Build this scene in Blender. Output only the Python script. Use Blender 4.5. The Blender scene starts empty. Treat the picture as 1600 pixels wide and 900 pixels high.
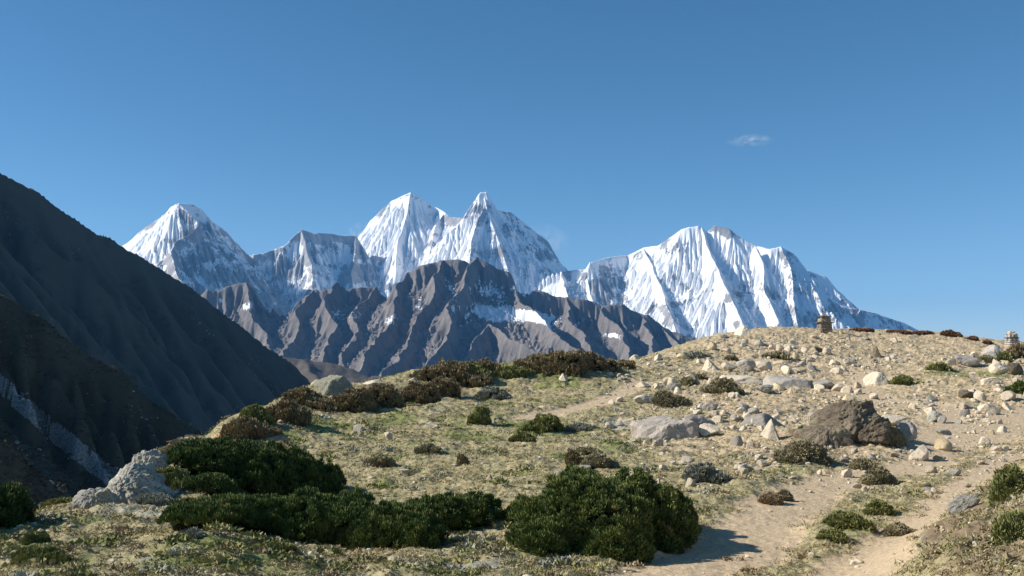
import bpy, math, random
import numpy as np
from mathutils import Vector
rnd = random.Random(7)
RG = np.random.default_rng(11)
S = bpy.context.scene
# ------------------------------------------------------------------ camera
F = 1500.0                       # focal length in photo pixels (photo 1600 wide)
PITCH = math.atan(125 / F)       # horizon at photo row 575
cam = bpy.data.cameras.new('camera')
camo = bpy.data.objects.new('camera', cam)
S.collection.objects.link(camo)
S.camera = camo
cam.sensor_width = 36
cam.lens = 36 * F / 1600
cam.clip_start = 0.1
cam.clip_end = 90000
camo.location = (0, 0, 0)
camo.rotation_euler = (math.pi / 2 + PITCH, 0, 0)
# ------------------------------------------------------------------ sky and sun
SUN_EL, SUN_AZ = math.radians(34), math.radians(-90)      # azimuth from +Y (view direction), negative = left
W = bpy.data.worlds.new('World')
S.world = W
W.use_nodes = True
wn, wl = W.node_tree.nodes, W.node_tree.links
sky = wn.new('ShaderNodeTexSky')
sky.sky_type = 'NISHITA'
sky.sun_disc = False
sky.sun_elevation = SUN_EL
sky.sun_rotation = SUN_AZ
sky.altitude = 3000
sky.air_density = 1.0
sky.dust_density = 0.1
sky.ozone_density = 0.8
hs = wn.new('ShaderNodeHueSaturation')
hs.inputs['Saturation'].default_value = 1.27
hs.inputs['Hue'].default_value = 0.492
wl.new(sky.outputs[0], hs.inputs['Color'])
wl.new(hs.outputs[0], wn['Background'].inputs[0])
wn['Background'].inputs[1].default_value = 0.088
sl = bpy.data.lights.new('sun', 'SUN')
sl.energy = 5.0
sl.angle = math.radians(0.5)
sl.color = (1.0, 0.945, 0.86)
so = bpy.data.objects.new('sun', sl)
S.collection.objects.link(so)
sd = Vector((math.sin(SUN_AZ) * math.cos(SUN_EL), math.cos(SUN_AZ) * math.cos(SUN_EL), math.sin(SUN_EL)))
so.rotation_euler = sd.to_track_quat('Z', 'Y').to_euler()
S.view_settings.view_transform = 'Standard'
S.view_settings.look = 'None'
S.view_settings.exposure = 0.42
S.view_settings.gamma = 1
S.view_settings.use_curve_mapping = False
S.cycles.max_bounces = 6
S.cycles.diffuse_bounces = 3
S.cycles.volume_bounces = 1
S.cycles.transparent_max_bounces = 8

# ------------------------------------------------------------------ helpers
CP, SP = math.cos(PITCH), math.sin(PITCH)
def P(px, py, Y):                # photo pixel and depth -> world point (used to survey the place)
    u = (px - 800) / F; v = (450 - py) / F
    d = (u, CP - v * SP, SP + v * CP)
    return (d[0] / d[1] * Y, Y, d[2] / d[1] * Y)
def proj(x, y, z):
    zc = y * CP + z * SP; yc = -y * SP + z * CP
    zc = np.maximum(zc, 1e-3)
    return 800 + F * x / zc, 450 - F * yc / zc

def hsh(ix, iy, seed):
    n = (ix.astype(np.int64) * 374761393 + iy.astype(np.int64) * 668265263 + seed * 2147483647 + seed * 97) & 0xffffffff
    n = ((n ^ (n >> 13)) * 1274126177) & 0xffffffff
    return (n ^ (n >> 16)) & 0xffffffff
def pn(x, y, seed=0):            # gradient noise, about -1..1
    x = np.asarray(x, float); y = np.asarray(y, float)
    xi = np.floor(x); yi = np.floor(y); fx = x - xi; fy = y - yi
    xi = xi.astype(np.int64); yi = yi.astype(np.int64)
    u = fx * fx * fx * (fx * (fx * 6 - 15) + 10); v = fy * fy * fy * (fy * (fy * 6 - 15) + 10)
    def g(a, b):
        an = hsh(xi + a, yi + b, seed) * (2 * math.pi / 4294967296.0)
        return np.cos(an) * (fx - a) + np.sin(an) * (fy - b)
    n0 = g(0, 0) * (1 - u) + g(1, 0) * u
    n1 = g(0, 1) * (1 - u) + g(1, 1) * u
    return (n0 * (1 - v) + n1 * v) * 1.5
def fbm(x, y, o=4, seed=0, gain=.5):
    a, s, t = 1.0, 0, 0
    for i in range(o):
        t = t + a * pn(x, y, seed + i * 17); s += a; a *= gain; x = x * 2.03 + 5.1; y = y * 2.03 + 1.7
    return t / s
def ridged(x, y, o=4, seed=0, gain=.5):      # 0..1 with sharp crests at 1
    a, s, t = 1.0, 0, 0
    for i in range(o):
        r = 1 - np.abs(pn(x, y, seed + i * 31)) * 1.4
        t = t + a * r; s += a; a *= gain; x = x * 2.1 + 3.3; y = y * 2.1 + 7.9
    return t / s
def sst(a, b, x):
    t = np.clip((x - a) / (b - a), 0, 1); return t * t * (3 - 2 * t)

def mesh_np(name, V, FA, mat, smooth=False, parent=None, attrs=None, link=True, loc=None):
    V = np.asarray(V, np.float32); FA = np.asarray(FA, np.int32)
    me = bpy.data.meshes.new(name)
    k = FA.shape[1]
    me.vertices.add(len(V)); me.vertices.foreach_set('co', V.ravel())
    me.loops.add(FA.size); me.loops.foreach_set('vertex_index', FA.ravel())
    me.polygons.add(len(FA))
    me.polygons.foreach_set('loop_start', np.arange(0, FA.size, k, dtype=np.int32))
    me.polygons.foreach_set('loop_total', np.full(len(FA), k, np.int32))
    me.polygons.foreach_set('use_smooth', np.full(len(FA), smooth, bool))
    me.update(calc_edges=True)
    if attrs:
        for an, av in attrs.items():
            a = me.attributes.new(an, 'FLOAT', 'POINT'); a.data.foreach_set('value', np.asarray(av, np.float32).ravel())
    me.materials.append(mat)
    if not link: return me
    return obj(name, me, parent, loc)
def obj(name, me, parent=None, loc=None):
    o = bpy.data.objects.new(name, me); S.collection.objects.link(o)
    if parent: o.parent = parent
    if loc is not None: o.location = loc
    return o
def tag(o, label=None, cat=None, group=None, kind=None):
    if label: o['label'] = label
    if cat: o['category'] = cat
    if group: o['group'] = group
    if kind: o['kind'] = kind
    return o
def ico(sub):
    import bmesh
    bm = bmesh.new(); bmesh.ops.create_icosphere(bm, subdivisions=sub, radius=1)
    V = np.array([v.co[:] for v in bm.verts]); Fc = np.array([[v.index for v in f.verts] for f in bm.faces]); bm.free(); return V, Fc
def gridfaces(nr, nc):
    i = np.arange(nr * nc).reshape(nr, nc)
    return np.stack([i[:-1, :-1], i[:-1, 1:], i[1:, 1:], i[1:, :-1]], -1).reshape(-1, 4)

# ------------------------------------------------------------------ materials
class M:
    def __init__(s, name, rough=.9, spec=.2):
        s.m = bpy.data.materials.new(name); s.m.use_nodes = True
        s.n = s.m.node_tree.nodes; s.l = s.m.node_tree.links
        s.b = s.n['Principled BSDF']
        s.b.inputs['Roughness'].default_value = rough
        s.b.inputs['Specular IOR Level'].default_value = spec
        s.tc = s.n.new('ShaderNodeTexCoord')
    def coord(s, sc=(1, 1, 1), src='Object'):
        mp = s.n.new('ShaderNodeMapping'); mp.inputs['Scale'].default_value = sc
        s.l.new(s.tc.outputs[src], mp.inputs[0]); return mp.outputs[0]
    def noise(s, scale, detail=5, co=None, rough=.55, dist=0):
        n = s.n.new('ShaderNodeTexNoise'); n.inputs['Scale'].default_value = scale
        n.inputs['Detail'].default_value = detail; n.inputs['Roughness'].default_value = rough
        n.inputs['Distortion'].default_value = dist
        s.l.new(co if co is not None else s.tc.outputs['Object'], n.inputs['Vector']); return n.outputs['Fac']
    def voro(s, scale, co=None, feat='F1', out='Distance'):
        n = s.n.new('ShaderNodeTexVoronoi'); n.feature = feat; n.inputs['Scale'].default_value = scale
        s.l.new(co if co is not None else s.tc.outputs['Object'], n.inputs['Vector']); return n.outputs[out]
    def attr(s, name):
        n = s.n.new('ShaderNodeAttribute'); n.attribute_name = name; return n.outputs['Fac']
    def ramp(s, v, stops, interp='LINEAR'):
        n = s.n.new('ShaderNodeValToRGB'); e = n.color_ramp.elements; n.color_ramp.interpolation = interp
        while len(e) < len(stops): e.new(.5)
        for el, (p, c) in zip(e, stops):
            el.position = p; el.color = (c, c, c, 1) if isinstance(c, (int, float)) else (*c, 1)
        s.l.new(v, n.inputs[0]); return n.outputs[0]
    def math(s, op, a, b=0.0, c=None, clamp=False):
        n = s.n.new('ShaderNodeMath'); n.operation = op; n.use_clamp = clamp
        for i, q in enumerate((a, b) if c is None else (a, b, c)):
            if isinstance(q, (int, float)): n.inputs[i].default_value = q
            else: s.l.new(q, n.inputs[i])
        return n.outputs[0]
    def mix(s, f, a, b, bt='MIX'):
        n = s.n.new('ShaderNodeMixRGB'); n.blend_type = bt
        for i, q in enumerate((f, a, b)):
            if isinstance(q, (int, float)): n.inputs[i].default_value = q
            elif isinstance(q, tuple): n.inputs[i].default_value = (*q, 1)
            else: s.l.new(q, n.inputs[i])
        return n.outputs[0]
    def step(s, v, lo, hi):
        n = s.n.new('ShaderNodeMapRange'); n.interpolation_type = 'SMOOTHSTEP'
        n.inputs['From Min'].default_value = lo; n.inputs['From Max'].default_value = hi
        s.l.new(v, n.inputs['Value']); return n.outputs['Result']
    def bump(s, h, dist, strength=1.0):
        n = s.n.new('ShaderNodeBump'); n.inputs['Distance'].default_value = dist; n.inputs['Strength'].default_value = strength
        s.l.new(h, n.inputs['Height'])
        if s.b.inputs['Normal'].is_linked: s.l.new(s.b.inputs['Normal'].links[0].from_socket, n.inputs['Normal'])
        s.l.new(n.outputs[0], s.b.inputs['Normal'])
    def col(s, c):
        if isinstance(c, tuple): s.b.inputs['Base Color'].default_value = (*c, 1)
        else: s.l.new(c, s.b.inputs['Base Color'])
        return s.m

def mat_snow(name, rockc, rockd):
    m = M(name, .75, .15)
    r = m.attr('rock')
    n1 = m.noise(.009, 9, m.coord((1, 1, .6)), .66, .6)
    n2 = m.noise(.0035, 6, None, .6)
    v = m.math('ADD', r, m.math('MULTIPLY', m.math('SUBTRACT', n1, .5), 1.5))
    v = m.math('ADD', v, m.math('MULTIPLY', m.math('SUBTRACT', n2, .5), .5))
    n4 = m.noise(.06, 5, m.coord((1, 1, .5)), .7)
    v = m.math('ADD', v, m.math('MULTIPLY', m.math('SUBTRACT', n4, .5), 1.1))
    f = m.step(v, .46, .60)
    rc = m.mix(m.step(n1, .35, .65), rockc, rockd)
    snow = m.mix(m.step(n2, .3, .7), (.90, .90, .895), (.84, .845, .855))
    m.bump(n1, 5, .6)
    return m.col(m.mix(f, snow, rc))
def mat_brown(name, a, b, c, bs=.02, snow=True, bd=8):
    m = M(name, .95, .1)
    n1 = m.noise(bs, 8, m.coord((1, 1, .5)), .65)
    n2 = m.noise(bs * .13, 6, None, .6)
    n3 = m.noise(bs * 5, 4, None, .6)
    cc = m.mix(m.step(n2, .35, .65), a, b)
    cc = m.mix(m.step(n1, .42, .72), cc, c)
    cc = m.mix(m.step(n3, .55, .8), cc, tuple(x * 1.25 for x in b))
    if snow:
        v = m.math('ADD', m.attr('snow'), m.math('MULTIPLY', m.math('SUBTRACT', n1, .5), 1.8))
        v = m.math('ADD', v, m.math('MULTIPLY', m.math('SUBTRACT', n3, .5), .9))
        cc = m.mix(m.step(v, .55, .62), cc, (.82, .84, .87))
    m.bump(n1, bd, .8)
    return m.col(cc)

def erode(H, cx, cy, amt, batches=50, nd=2500, steps=48, seed=0, er=.32, capf=5.0, mask=None):
    # water droplets run down the slope, cut gullies and drop their load lower down
    rg = np.random.default_rng(seed); H = H.copy(); nr, nc = H.shape; c = min(cx, cy); H /= c
    ax, ay = c / cx, c / cy
    Hf = None
    for b in range(batches):
        x = rg.uniform(1, nc - 3, nd); y = rg.uniform(1, nr - 3, nd)
        dx = np.zeros(nd); dy = np.zeros(nd); sp = np.ones(nd); w = np.ones(nd); sed = np.zeros(nd)
        Hf = H.ravel()
        for st in range(steps):
            i = x.astype(np.int32); j = y.astype(np.int32); u = x - i; v = y - j; q = j * nc + i
            h00 = Hf[q]; h10 = Hf[q + 1]; h01 = Hf[q + nc]; h11 = Hf[q + nc + 1]
            gx = ((h10 - h00) * (1 - v) + (h11 - h01) * v) * ax; gy = ((h01 - h00) * (1 - u) + (h11 - h10) * u) * ay
            h = (h00 * (1 - u) + h10 * u) * (1 - v) + (h01 * (1 - u) + h11 * u) * v
            dx = dx * .3 - gx * .7; dy = dy * .3 - gy * .7; L = np.hypot(dx, dy) + 1e-9; dx /= L; dy /= L
            nx = np.clip(x + dx * ax, 1, nc - 3); ny = np.clip(y + dy * ay, 1, nr - 3)
            i2 = nx.astype(np.int32); j2 = ny.astype(np.int32); u2 = nx - i2; v2 = ny - j2; q2 = j2 * nc + i2
            hn = (Hf[q2] * (1 - u2) + Hf[q2 + 1] * u2) * (1 - v2) + (Hf[q2 + nc] * (1 - u2) + Hf[q2 + nc + 1] * u2) * v2
            dh = hn - h
            cap = np.maximum(-dh, .02) * sp * w * capf
            dep = np.where(dh > 0, np.minimum(dh, sed), np.where(sed > cap, (sed - cap) * .25, 0))
            ero = np.where((dh <= 0) & (sed < cap), np.minimum((cap - sed) * er, -dh) * amt, 0)
            if mask is not None: ero = ero * mask.ravel()[q]
            dl = dep - ero; sed = sed - dl
            W4 = np.bincount(q, dl * (1 - u) * (1 - v), nr * nc) + np.bincount(q + 1, dl * u * (1 - v), nr * nc) + np.bincount(q + nc, dl * (1 - u) * v, nr * nc) + np.bincount(q + nc + 1, dl * u * v, nr * nc)
            if st % 2 == 0: acc = W4
            else:
                acc = (acc + W4).reshape(nr, nc); a2 = acc * .4
                a2[:, 1:] += acc[:, :-1] * .15; a2[:, :-1] += acc[:, 1:] * .15; a2[1:] += acc[:-1] * .15; a2[:-1] += acc[1:] * .15
                Hf += a2.ravel()
            sp = np.sqrt(np.clip(sp * sp - dh * 1.2, .05, 9)); w *= .975; x, y = nx, ny
    return H * c

# ------------------------------------------------------------------ mountains (real ridges surveyed from the photo)
def tent(X, Yg, ridges, k, D, fl, rg, warp, seed):
    wx = X + fbm(X / warp[0], Yg / warp[0], 4, seed + 3) * warp[1]
    wy = Yg + fbm(X / warp[0], Yg / warp[0], 4, seed + 9) * warp[1] * 1.4
    H = np.full(X.shape, -1e9); Sg = np.zeros(X.shape); Dg = np.zeros(X.shape)
    for ri, rd in enumerate(ridges):
        kk = k
        if isinstance(rd, dict): kk = rd.get('k', k); rd = rd['p']
        pts = [P(*q) for q in rd]; s0 = ri * 3711.3
        for p, q in zip(pts[:-1], pts[1:]):
            dx, dy = q[0] - p[0], q[1] - p[1]; L2 = dx * dx + dy * dy; L = math.sqrt(L2)
            t = np.clip(((wx - p[0]) * dx + (wy - p[1]) * dy) / L2, 0, 1)
            d = np.hypot(wx - p[0] - t * dx, wy - p[1] - t * dy)
            h = p[2] + (q[2] - p[2]) * t - kk * D * np.log1p(d / D)
            b = h > H
            H = np.where(b, h, H); Sg = np.where(b, s0 + t * L, Sg); Dg = np.where(b, d, Dg)
            s0 += L
    af = np.minimum(Dg * .38, fl[1])
    f1 = ridged(Sg / fl[0] + fbm(X / fl[0] / 3, Yg / fl[0] / 3, 2, seed + 5) * .8, Dg / (fl[0] * 7), 3, seed + 20)
    H = H + af * (f1 - 1)
    ar = np.minimum(Dg * .25 + 3, rg[1])
    H = H + ar * (ridged(wx / rg[0], wy / rg[0], 4, seed + 40, .45) - .85)
    return H, Sg, Dg
def mountain(name, label, ridges, px0, px1, Y0, Y1, nc, nr, k, D, mat, fl=(220, 90), rg=(500, 90), warp=(400, 30), kind='snow', seed=1, floor=-400, hook=None, ero=1.0, fine=1.0):
    def grid(nc, nr):
        a = (np.linspace(px0, px1, nc) - 800) / F
        y = np.linspace(Y0, Y1, nr) if Y1 / Y0 < 1.8 else np.geomspace(Y0, Y1, nr)
        A, Yg = np.meshgrid(a, y); return A * Yg, Yg
    X, Yg = grid(nc, nr)
    H, Sg, Dg = tent(X, Yg, ridges, k, D, fl, rg, warp, seed)
    E = np.zeros(H.shape)
    if ero:
        c2, r2 = int(nc * .5), int(nr * .5)
        Xc, Yc = grid(c2, r2)
        Hc, Sc, Dc = tent(Xc, Yc, ridges, k, D, fl, rg, warp, seed)
        Hc = np.maximum(Hc, floor); cw = (Xc[r2 // 2, 1] - Xc[r2 // 2, 0]); ch = (Yg.max() - Yg.min()) / r2
        He = erode(Hc, cw, ch, ero, batches=EB, nd=max(1500, c2 * r2 // 40), seed=seed, mask=sst(0, 60, Dc) * .9 + .1)
        Dl = np.clip(He - Hc, -90, 14); Dl[:2] = 0; Dl[-2:] = 0; Dl[:, :2] = 0; Dl[:, -2:] = 0
        fi = np.linspace(0, c2 - 1.001, nc); fj = np.linspace(0, r2 - 1.001, nr); i = fi.astype(int); j = fj.astype(int); u = (fi - i)[None]; v = (fj - j)[:, None]
        i = np.minimum(i, c2 - 2); j = np.minimum(j, r2 - 2)
        E = (Dl[j][:, i] * (1 - u) + Dl[j][:, i + 1] * u) * (1 - v) + (Dl[j + 1][:, i] * (1 - u) + Dl[j + 1][:, i + 1] * u) * v
        H = H + E
    H = H + fine * (np.minimum(Dg * .06 + 3, rg[1] * .16) * fbm(X / (rg[0] * .10), Yg / (rg[0] * .10), 4, seed + 60, .6))
    if fine > 1: H = H + np.minimum(Dg * .10, 16) * (ridged(X / 75 + fbm(X / 50, Yg / 50, 2, 4), Yg / 95, 4, seed + 90, .6) - .8) * 1.3
    if hook: H = hook(X, Yg, H, Dg, Sg)
    H = np.maximum(H, floor)
    # slope and normal
    Px = np.stack([X, Yg, H], -1)
    N = np.cross(np.gradient(Px, axis=1), np.gradient(Px, axis=0)); N /= np.linalg.norm(N, axis=-1, keepdims=True) + 1e-9
    px, py = proj(X, Yg, H)
    at = {}
    if kind == 'snow':
        steep = 1 - N[..., 2]
        streak = pn(Sg / 45, Dg / 260, seed + 70) * .5 + pn(Sg / 19, Dg / 140, seed + 71) * .35
        strata = pn(X / 900, H / 45 + fbm(X / 500, Yg / 500, 2, seed) * 2, seed + 72) * .45
        inc = sst(-4, -45, E)
        at['rock'] = np.clip(.36 - inc * .4 + (steep - .35) * .8 + streak * .16 + strata * .35 + fbm(X / 420 + fbm(X / 200, H / 200, 2, seed) * .5, H / 300, 5, seed + 80, .6) * 1.05, -1, 1.2)
    if callable(kind): at = kind(X, Yg, H, N, px, py, Dg, Sg)
    elif kind == 'snow' and seed in SNOW_ROCK_SHADE: at['rock'] = at['rock'] + SNOW_ROCK_SHADE[seed](px, py)  # rock mask also carries painted shade on the dark flanks
    LAST['g'] = (X, Yg, H, px, py)
    V = np.stack([X, Yg, H], -1).reshape(-1, 3)
    return tag(mesh_np(name, V, gridfaces(nr, nc), mat, True, attrs=at), label, kind='structure')
LAST = {}
SNOW_ROCK_SHADE = {59: lambda px, py: .22 * sst(285, 320, px) + .2 * sst(395, 440, py) - .1 * (px < 280),  # more rock paints shade on the right side, less on the lit left; low rock real
           47: lambda px, py: .22 + 0 * px - .35 * blob(px, py, 535, 385, 28, 30),  # whole face darkened with rock for shade, lighter on the sunlit panel
           23: lambda px, py: .32 * sst(775, 800, px) * sst(400, 360, py + (800 - px) * .6) - .12,  # grey rock tone painted in for shade right of the pyramid summit
           11: lambda px, py: .38 * sst(985, 970, px) * sst(408, 420, py) - .16 + .22 * sst(430, 500, py + 12 * np.sin(px / 23)),  # rock tone painted where the left bowl lies in cast shadow; lower rock real
           31: lambda px, py: -.1 + 0 * px}
EB = 40
def blob(px, py, cx, cy, rx, ry, ang=0):
    c, s = math.cos(math.radians(ang)), math.sin(math.radians(ang))
    u = (px - cx) * c + (py - cy) * s; v = -(px - cx) * s + (py - cy) * c
    return np.clip(1 - np.sqrt((u / rx) ** 2 + (v / ry) ** 2), 0, 1)

m_s1 = mat_snow('snow_and_grey_rock', (.40, .385, .37), (.22, .21, .205))
K = 1000
# right massif
mountain('snow_mountain', 'broad snow massif on the right with fluted faces and two close summits', [
    [(880, 424, 10.100*K), (915, 420, 9.939*K), (925, 409, 9.3*K), (950, 402, 9.45*K), (985, 397, 9.6*K), (1010, 385, 9.472*K), (1032, 382, 9.374*K), (1050, 369, 9.294*K), (1066, 358, 9.244*K), (1092, 352, 9.220*K), (1105, 362, 9.307*K), (1117, 352, 9.246*K), (1140, 357, 9.174*K), (1160, 372, 9.155*K), (1182, 384, 9.134*K), (1204, 389, 9.013*K), (1218, 385, 9.000*K), (1235, 396, 9.052*K), (1250, 415, 9.098*K), (1262, 426, 9.234*K), (1290, 470, 9.320*K), (1340, 483, 9.380*K), (1380, 494, 9.510*K), (1410, 503, 9.607*K), (1440, 519, 9.705*K), (1500, 545, 9.900*K)],
    [(1250, 420, 9.798*K), (1266, 422, 9.846*K), (1291, 432, 9.923*K), (1300, 441, 9.950*K), (1320, 466, 10.015*K), (1340, 486, 10.080*K)],
    [(922, 409, 9.3*K), (933, 430, 9.514*K), (948, 470, 9.048*K), (960, 510, 8.594*K)],
    [(1010, 385, 9.472*K), (1020, 408, 9.178*K), (1034, 445, 8.766*K), (1050, 490, 8.294*K), (1062, 530, 7.948*K)],
    [(1097, 354, 9.215*K), (1103, 380, 9.009*K), (1118, 412, 8.695*K), (1134, 445, 8.380*K), (1160, 500, 7.955*K)],
    [(1182, 384, 9.0*K), (1193, 410, 8.8*K), (1196, 445, 8.5*K), (1216, 500, 8.05*K)],
    [(1290, 470, 9.3*K), (1306, 490, 9.0*K), (1312, 525, 8.6*K)],
    [(1218, 385, 9.000*K), (1232, 420, 8.743*K), (1238, 460, 8.461*K), (1250, 520, 7.998*K)],
    [(1250, 415, 9.098*K), (1268, 450, 8.902*K), (1282, 480, 8.695*K), (1290, 530, 8.320*K)],
    [(1340, 483, 9.380*K), (1345, 505, 9.096*K), (1350, 530, 8.812*K)],
], 850, 1520, 7.2*K, 11.0*K, 900, 560, 1.25, 2600, m_s1, fl=(520, 14), rg=(420, 130), ero=.26, fine=.8, warp=(800, 75), seed=11, floor=-200)
# centre: twin peaked massif
mountain('snow_mountain', 'tallest white massif in the centre, a broad dome and a sharp pyramid peak', [
    [(540, 420, 11.800*K), (558, 374, 11.580*K), (575, 345, 11.367*K), (590, 333, 11.267*K), (603, 321, 11.180*K), (612, 313, 11.120*K), (630, 306, 11.000*K), (645, 300, 10.900*K), (660, 309, 10.929*K), (680, 322, 10.967*K), (697, 331, 10.800*K), (706, 339, 10.600*K), (722, 341, 10.400*K), (728, 330, 10.300*K), (740, 311, 10.200*K), (747, 300, 10.200*K), (755, 299, 10.200*K), (764, 315, 10.366*K), (772, 326, 10.625*K), (790, 330, 10.857*K), (802, 331, 10.945*K), (820, 347, 11.077*K), (840, 366, 11.223*K), (856, 379, 11.341*K), (866, 400, 11.314*K), (882, 419, 11.431*K), (905, 440, 11.500*K)],
    [(752, 302, 10.200*K), (759, 330, 9.929*K), (772, 362, 9.725*K), (788, 396, 9.542*K), (797, 432, 9.308*K), (806, 470, 9.074*K)],
    [(755, 322, 9.950*K), (742, 360, 9.700*K), (735, 400, 9.300*K), (735, 440, 9.000*K)],
    [(645, 300, 10.900*K), (638, 330, 10.647*K), (622, 370, 10.353*K), (618, 420, 9.880*K)],
    [(575, 345, 11.367*K), (578, 375, 11.047*K), (588, 410, 10.580*K)],
    [(697, 331, 10.800*K), (680, 360, 10.467*K), (668, 395, 10.044*K), (660, 430, 9.629*K)],
], 520, 930, 8.5*K, 12.6*K, 760, 560, 1.35, 2600, m_s1, fl=(520, 14), rg=(420, 130), ero=.26, fine=.8, warp=(800, 75), seed=23, floor=-200)
mountain('snow_mountain', 'small jagged snow and rock shoulder in front of the gap right of the pyramid peak', [
    [(825, 470, 8.6*K), (845, 433, 8.5*K), (862, 423, 8.5*K), (876, 420, 8.5*K), (884, 434, 8.6*K), (892, 446, 8.6*K), (905, 436, 8.5*K), (917, 432, 8.5*K), (925, 450, 8.5*K), (940, 472, 8.5*K), (955, 500, 8.5*K)],
    [(876, 420, 8.5*K), (882, 445, 8.25*K), (892, 475, 8.0*K)],
    [(917, 432, 8.5*K), (922, 455, 8.25*K), (935, 490, 8.0*K)],
], 815, 965, 7.7*K, 9.2*K, 300, 260, 1.3, 1500, m_s1, fl=(80, 40), rg=(350, 35), warp=(200, 14), seed=31, floor=-200)
# mid-left
mountain('snow_mountain', 'lower shaded snow ridge with a level crest between the left peak and the centre massif', [
    [(380, 400, 9.500*K), (398, 397, 9.420*K), (412, 396, 9.513*K), (427, 389, 9.613*K), (441, 384, 9.607*K), (455, 371, 9.700*K), (470, 358, 9.800*K), (480, 360, 9.847*K), (492, 365, 9.952*K), (500, 363, 10.040*K), (520, 364, 10.133*K), (530, 367, 10.179*K), (556, 368, 10.300*K), (562, 395, 10.200*K), (580, 398, 10.268*K), (600, 402, 10.354*K), (612, 408, 10.366*K), (628, 422, 10.415*K), (645, 436, 10.474*K), (680, 470, 10.700*K)],
    [(470, 358, 9.800*K), (476, 385, 9.578*K), (486, 412, 9.374*K), (490, 450, 8.993*K)],
    [(556, 368, 10.300*K), (553, 390, 10.086*K), (552, 430, 9.681*K), (555, 470, 9.295*K)],
], 370, 700, 8.0*K, 11.6*K, 560, 420, 1.35, 2600, m_s1, fl=(420, 14), rg=(330, 105), ero=.26, fine=.8, warp=(600, 50), seed=47, floor=-200)
# left peak
mountain('snow_mountain', 'left snow peak with one sunlit face and a long blue shaded side', [
    [(120, 460, 9.300*K), (165, 405, 9.200*K), (200, 379, 8.928*K), (216, 364, 8.804*K), (243, 342, 8.595*K), (256, 334, 8.494*K), (268, 322, 8.401*K), (281, 317, 8.300*K), (300, 319, 8.495*K), (315, 328, 8.571*K), (330, 344, 8.746*K), (350, 356, 8.947*K), (370, 378, 9.147*K), (386, 395, 9.328*K), (405, 410, 9.423*K), (440, 440, 9.599*K), (480, 470, 9.700*K)],
    [(281, 317, 8.300*K), (296, 330, 8.275*K), (309, 345, 8.241*K), (311, 352, 8.171*K), (300, 362, 7.995*K), (277, 374, 7.781*K), (268, 392, 7.601*K), (272, 420, 7.270*K), (285, 450, 6.920*K)],
], 100, 520, 6.6*K, 10.6*K, 640, 480, 1.3, 2600, m_s1, fl=(420, 14), rg=(330, 105), ero=.26, fine=.8, warp=(600, 50), seed=59, floor=-200)

# brown middle range
def snow_patches(X, Y, H, N, px, py, Dg, Sg):
    s = np.full(X.shape, -.24)
    for b in ((800, 492, 62, 17, 8, 1.9), (765, 490, 40, 14, 25, 1.6), (770, 455, 55, 30, 20, .75), (830, 492, 30, 12, 15, 1.3), (858, 500, 34, 26, 35, .8),
              (702, 447, 9, 22, -30, 1.2), (655, 467, 16, 7, 15, 1.3), (655, 480, 14, 6, 30, 1.3), (530, 495, 42, 26, -10, .62), (565, 490, 30, 16, -20, .4), (608, 500, 24, 14, -15, .7), (955, 524, 30, 9, 8, 1.8),
              (905, 505, 18, 10, -50, .8), (730, 490, 60, 34, 35, .55), (385, 480, 20, 12, -20, .9), (345, 470, 18, 10, 30, .8), (500, 450, 14, 8, 20, 1.2), (570, 520, 60, 20, -25, .35), (815, 455, 30, 12, 30, .6)):
        s += blob(px, py, b[0], b[1], b[2], b[3], b[4]) * (b[5] if b[5] > 1 else b[5] * 1.5)
    s += fbm(X / 130, H / 60, 4, 5) * .25 + fbm(X / 22, H / 10, 4, 6, .7) * 1.0 - .08 + np.clip(N[..., 0], -.3, .6) * .25 + sst(300, 800, H) * .12
    return {'snow': s}
m_br = mat_brown('brown_grey_rock', (.17, .152, .142), (.22, .195, .178), (.10, .094, .092), .02)
B = 5*K
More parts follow.
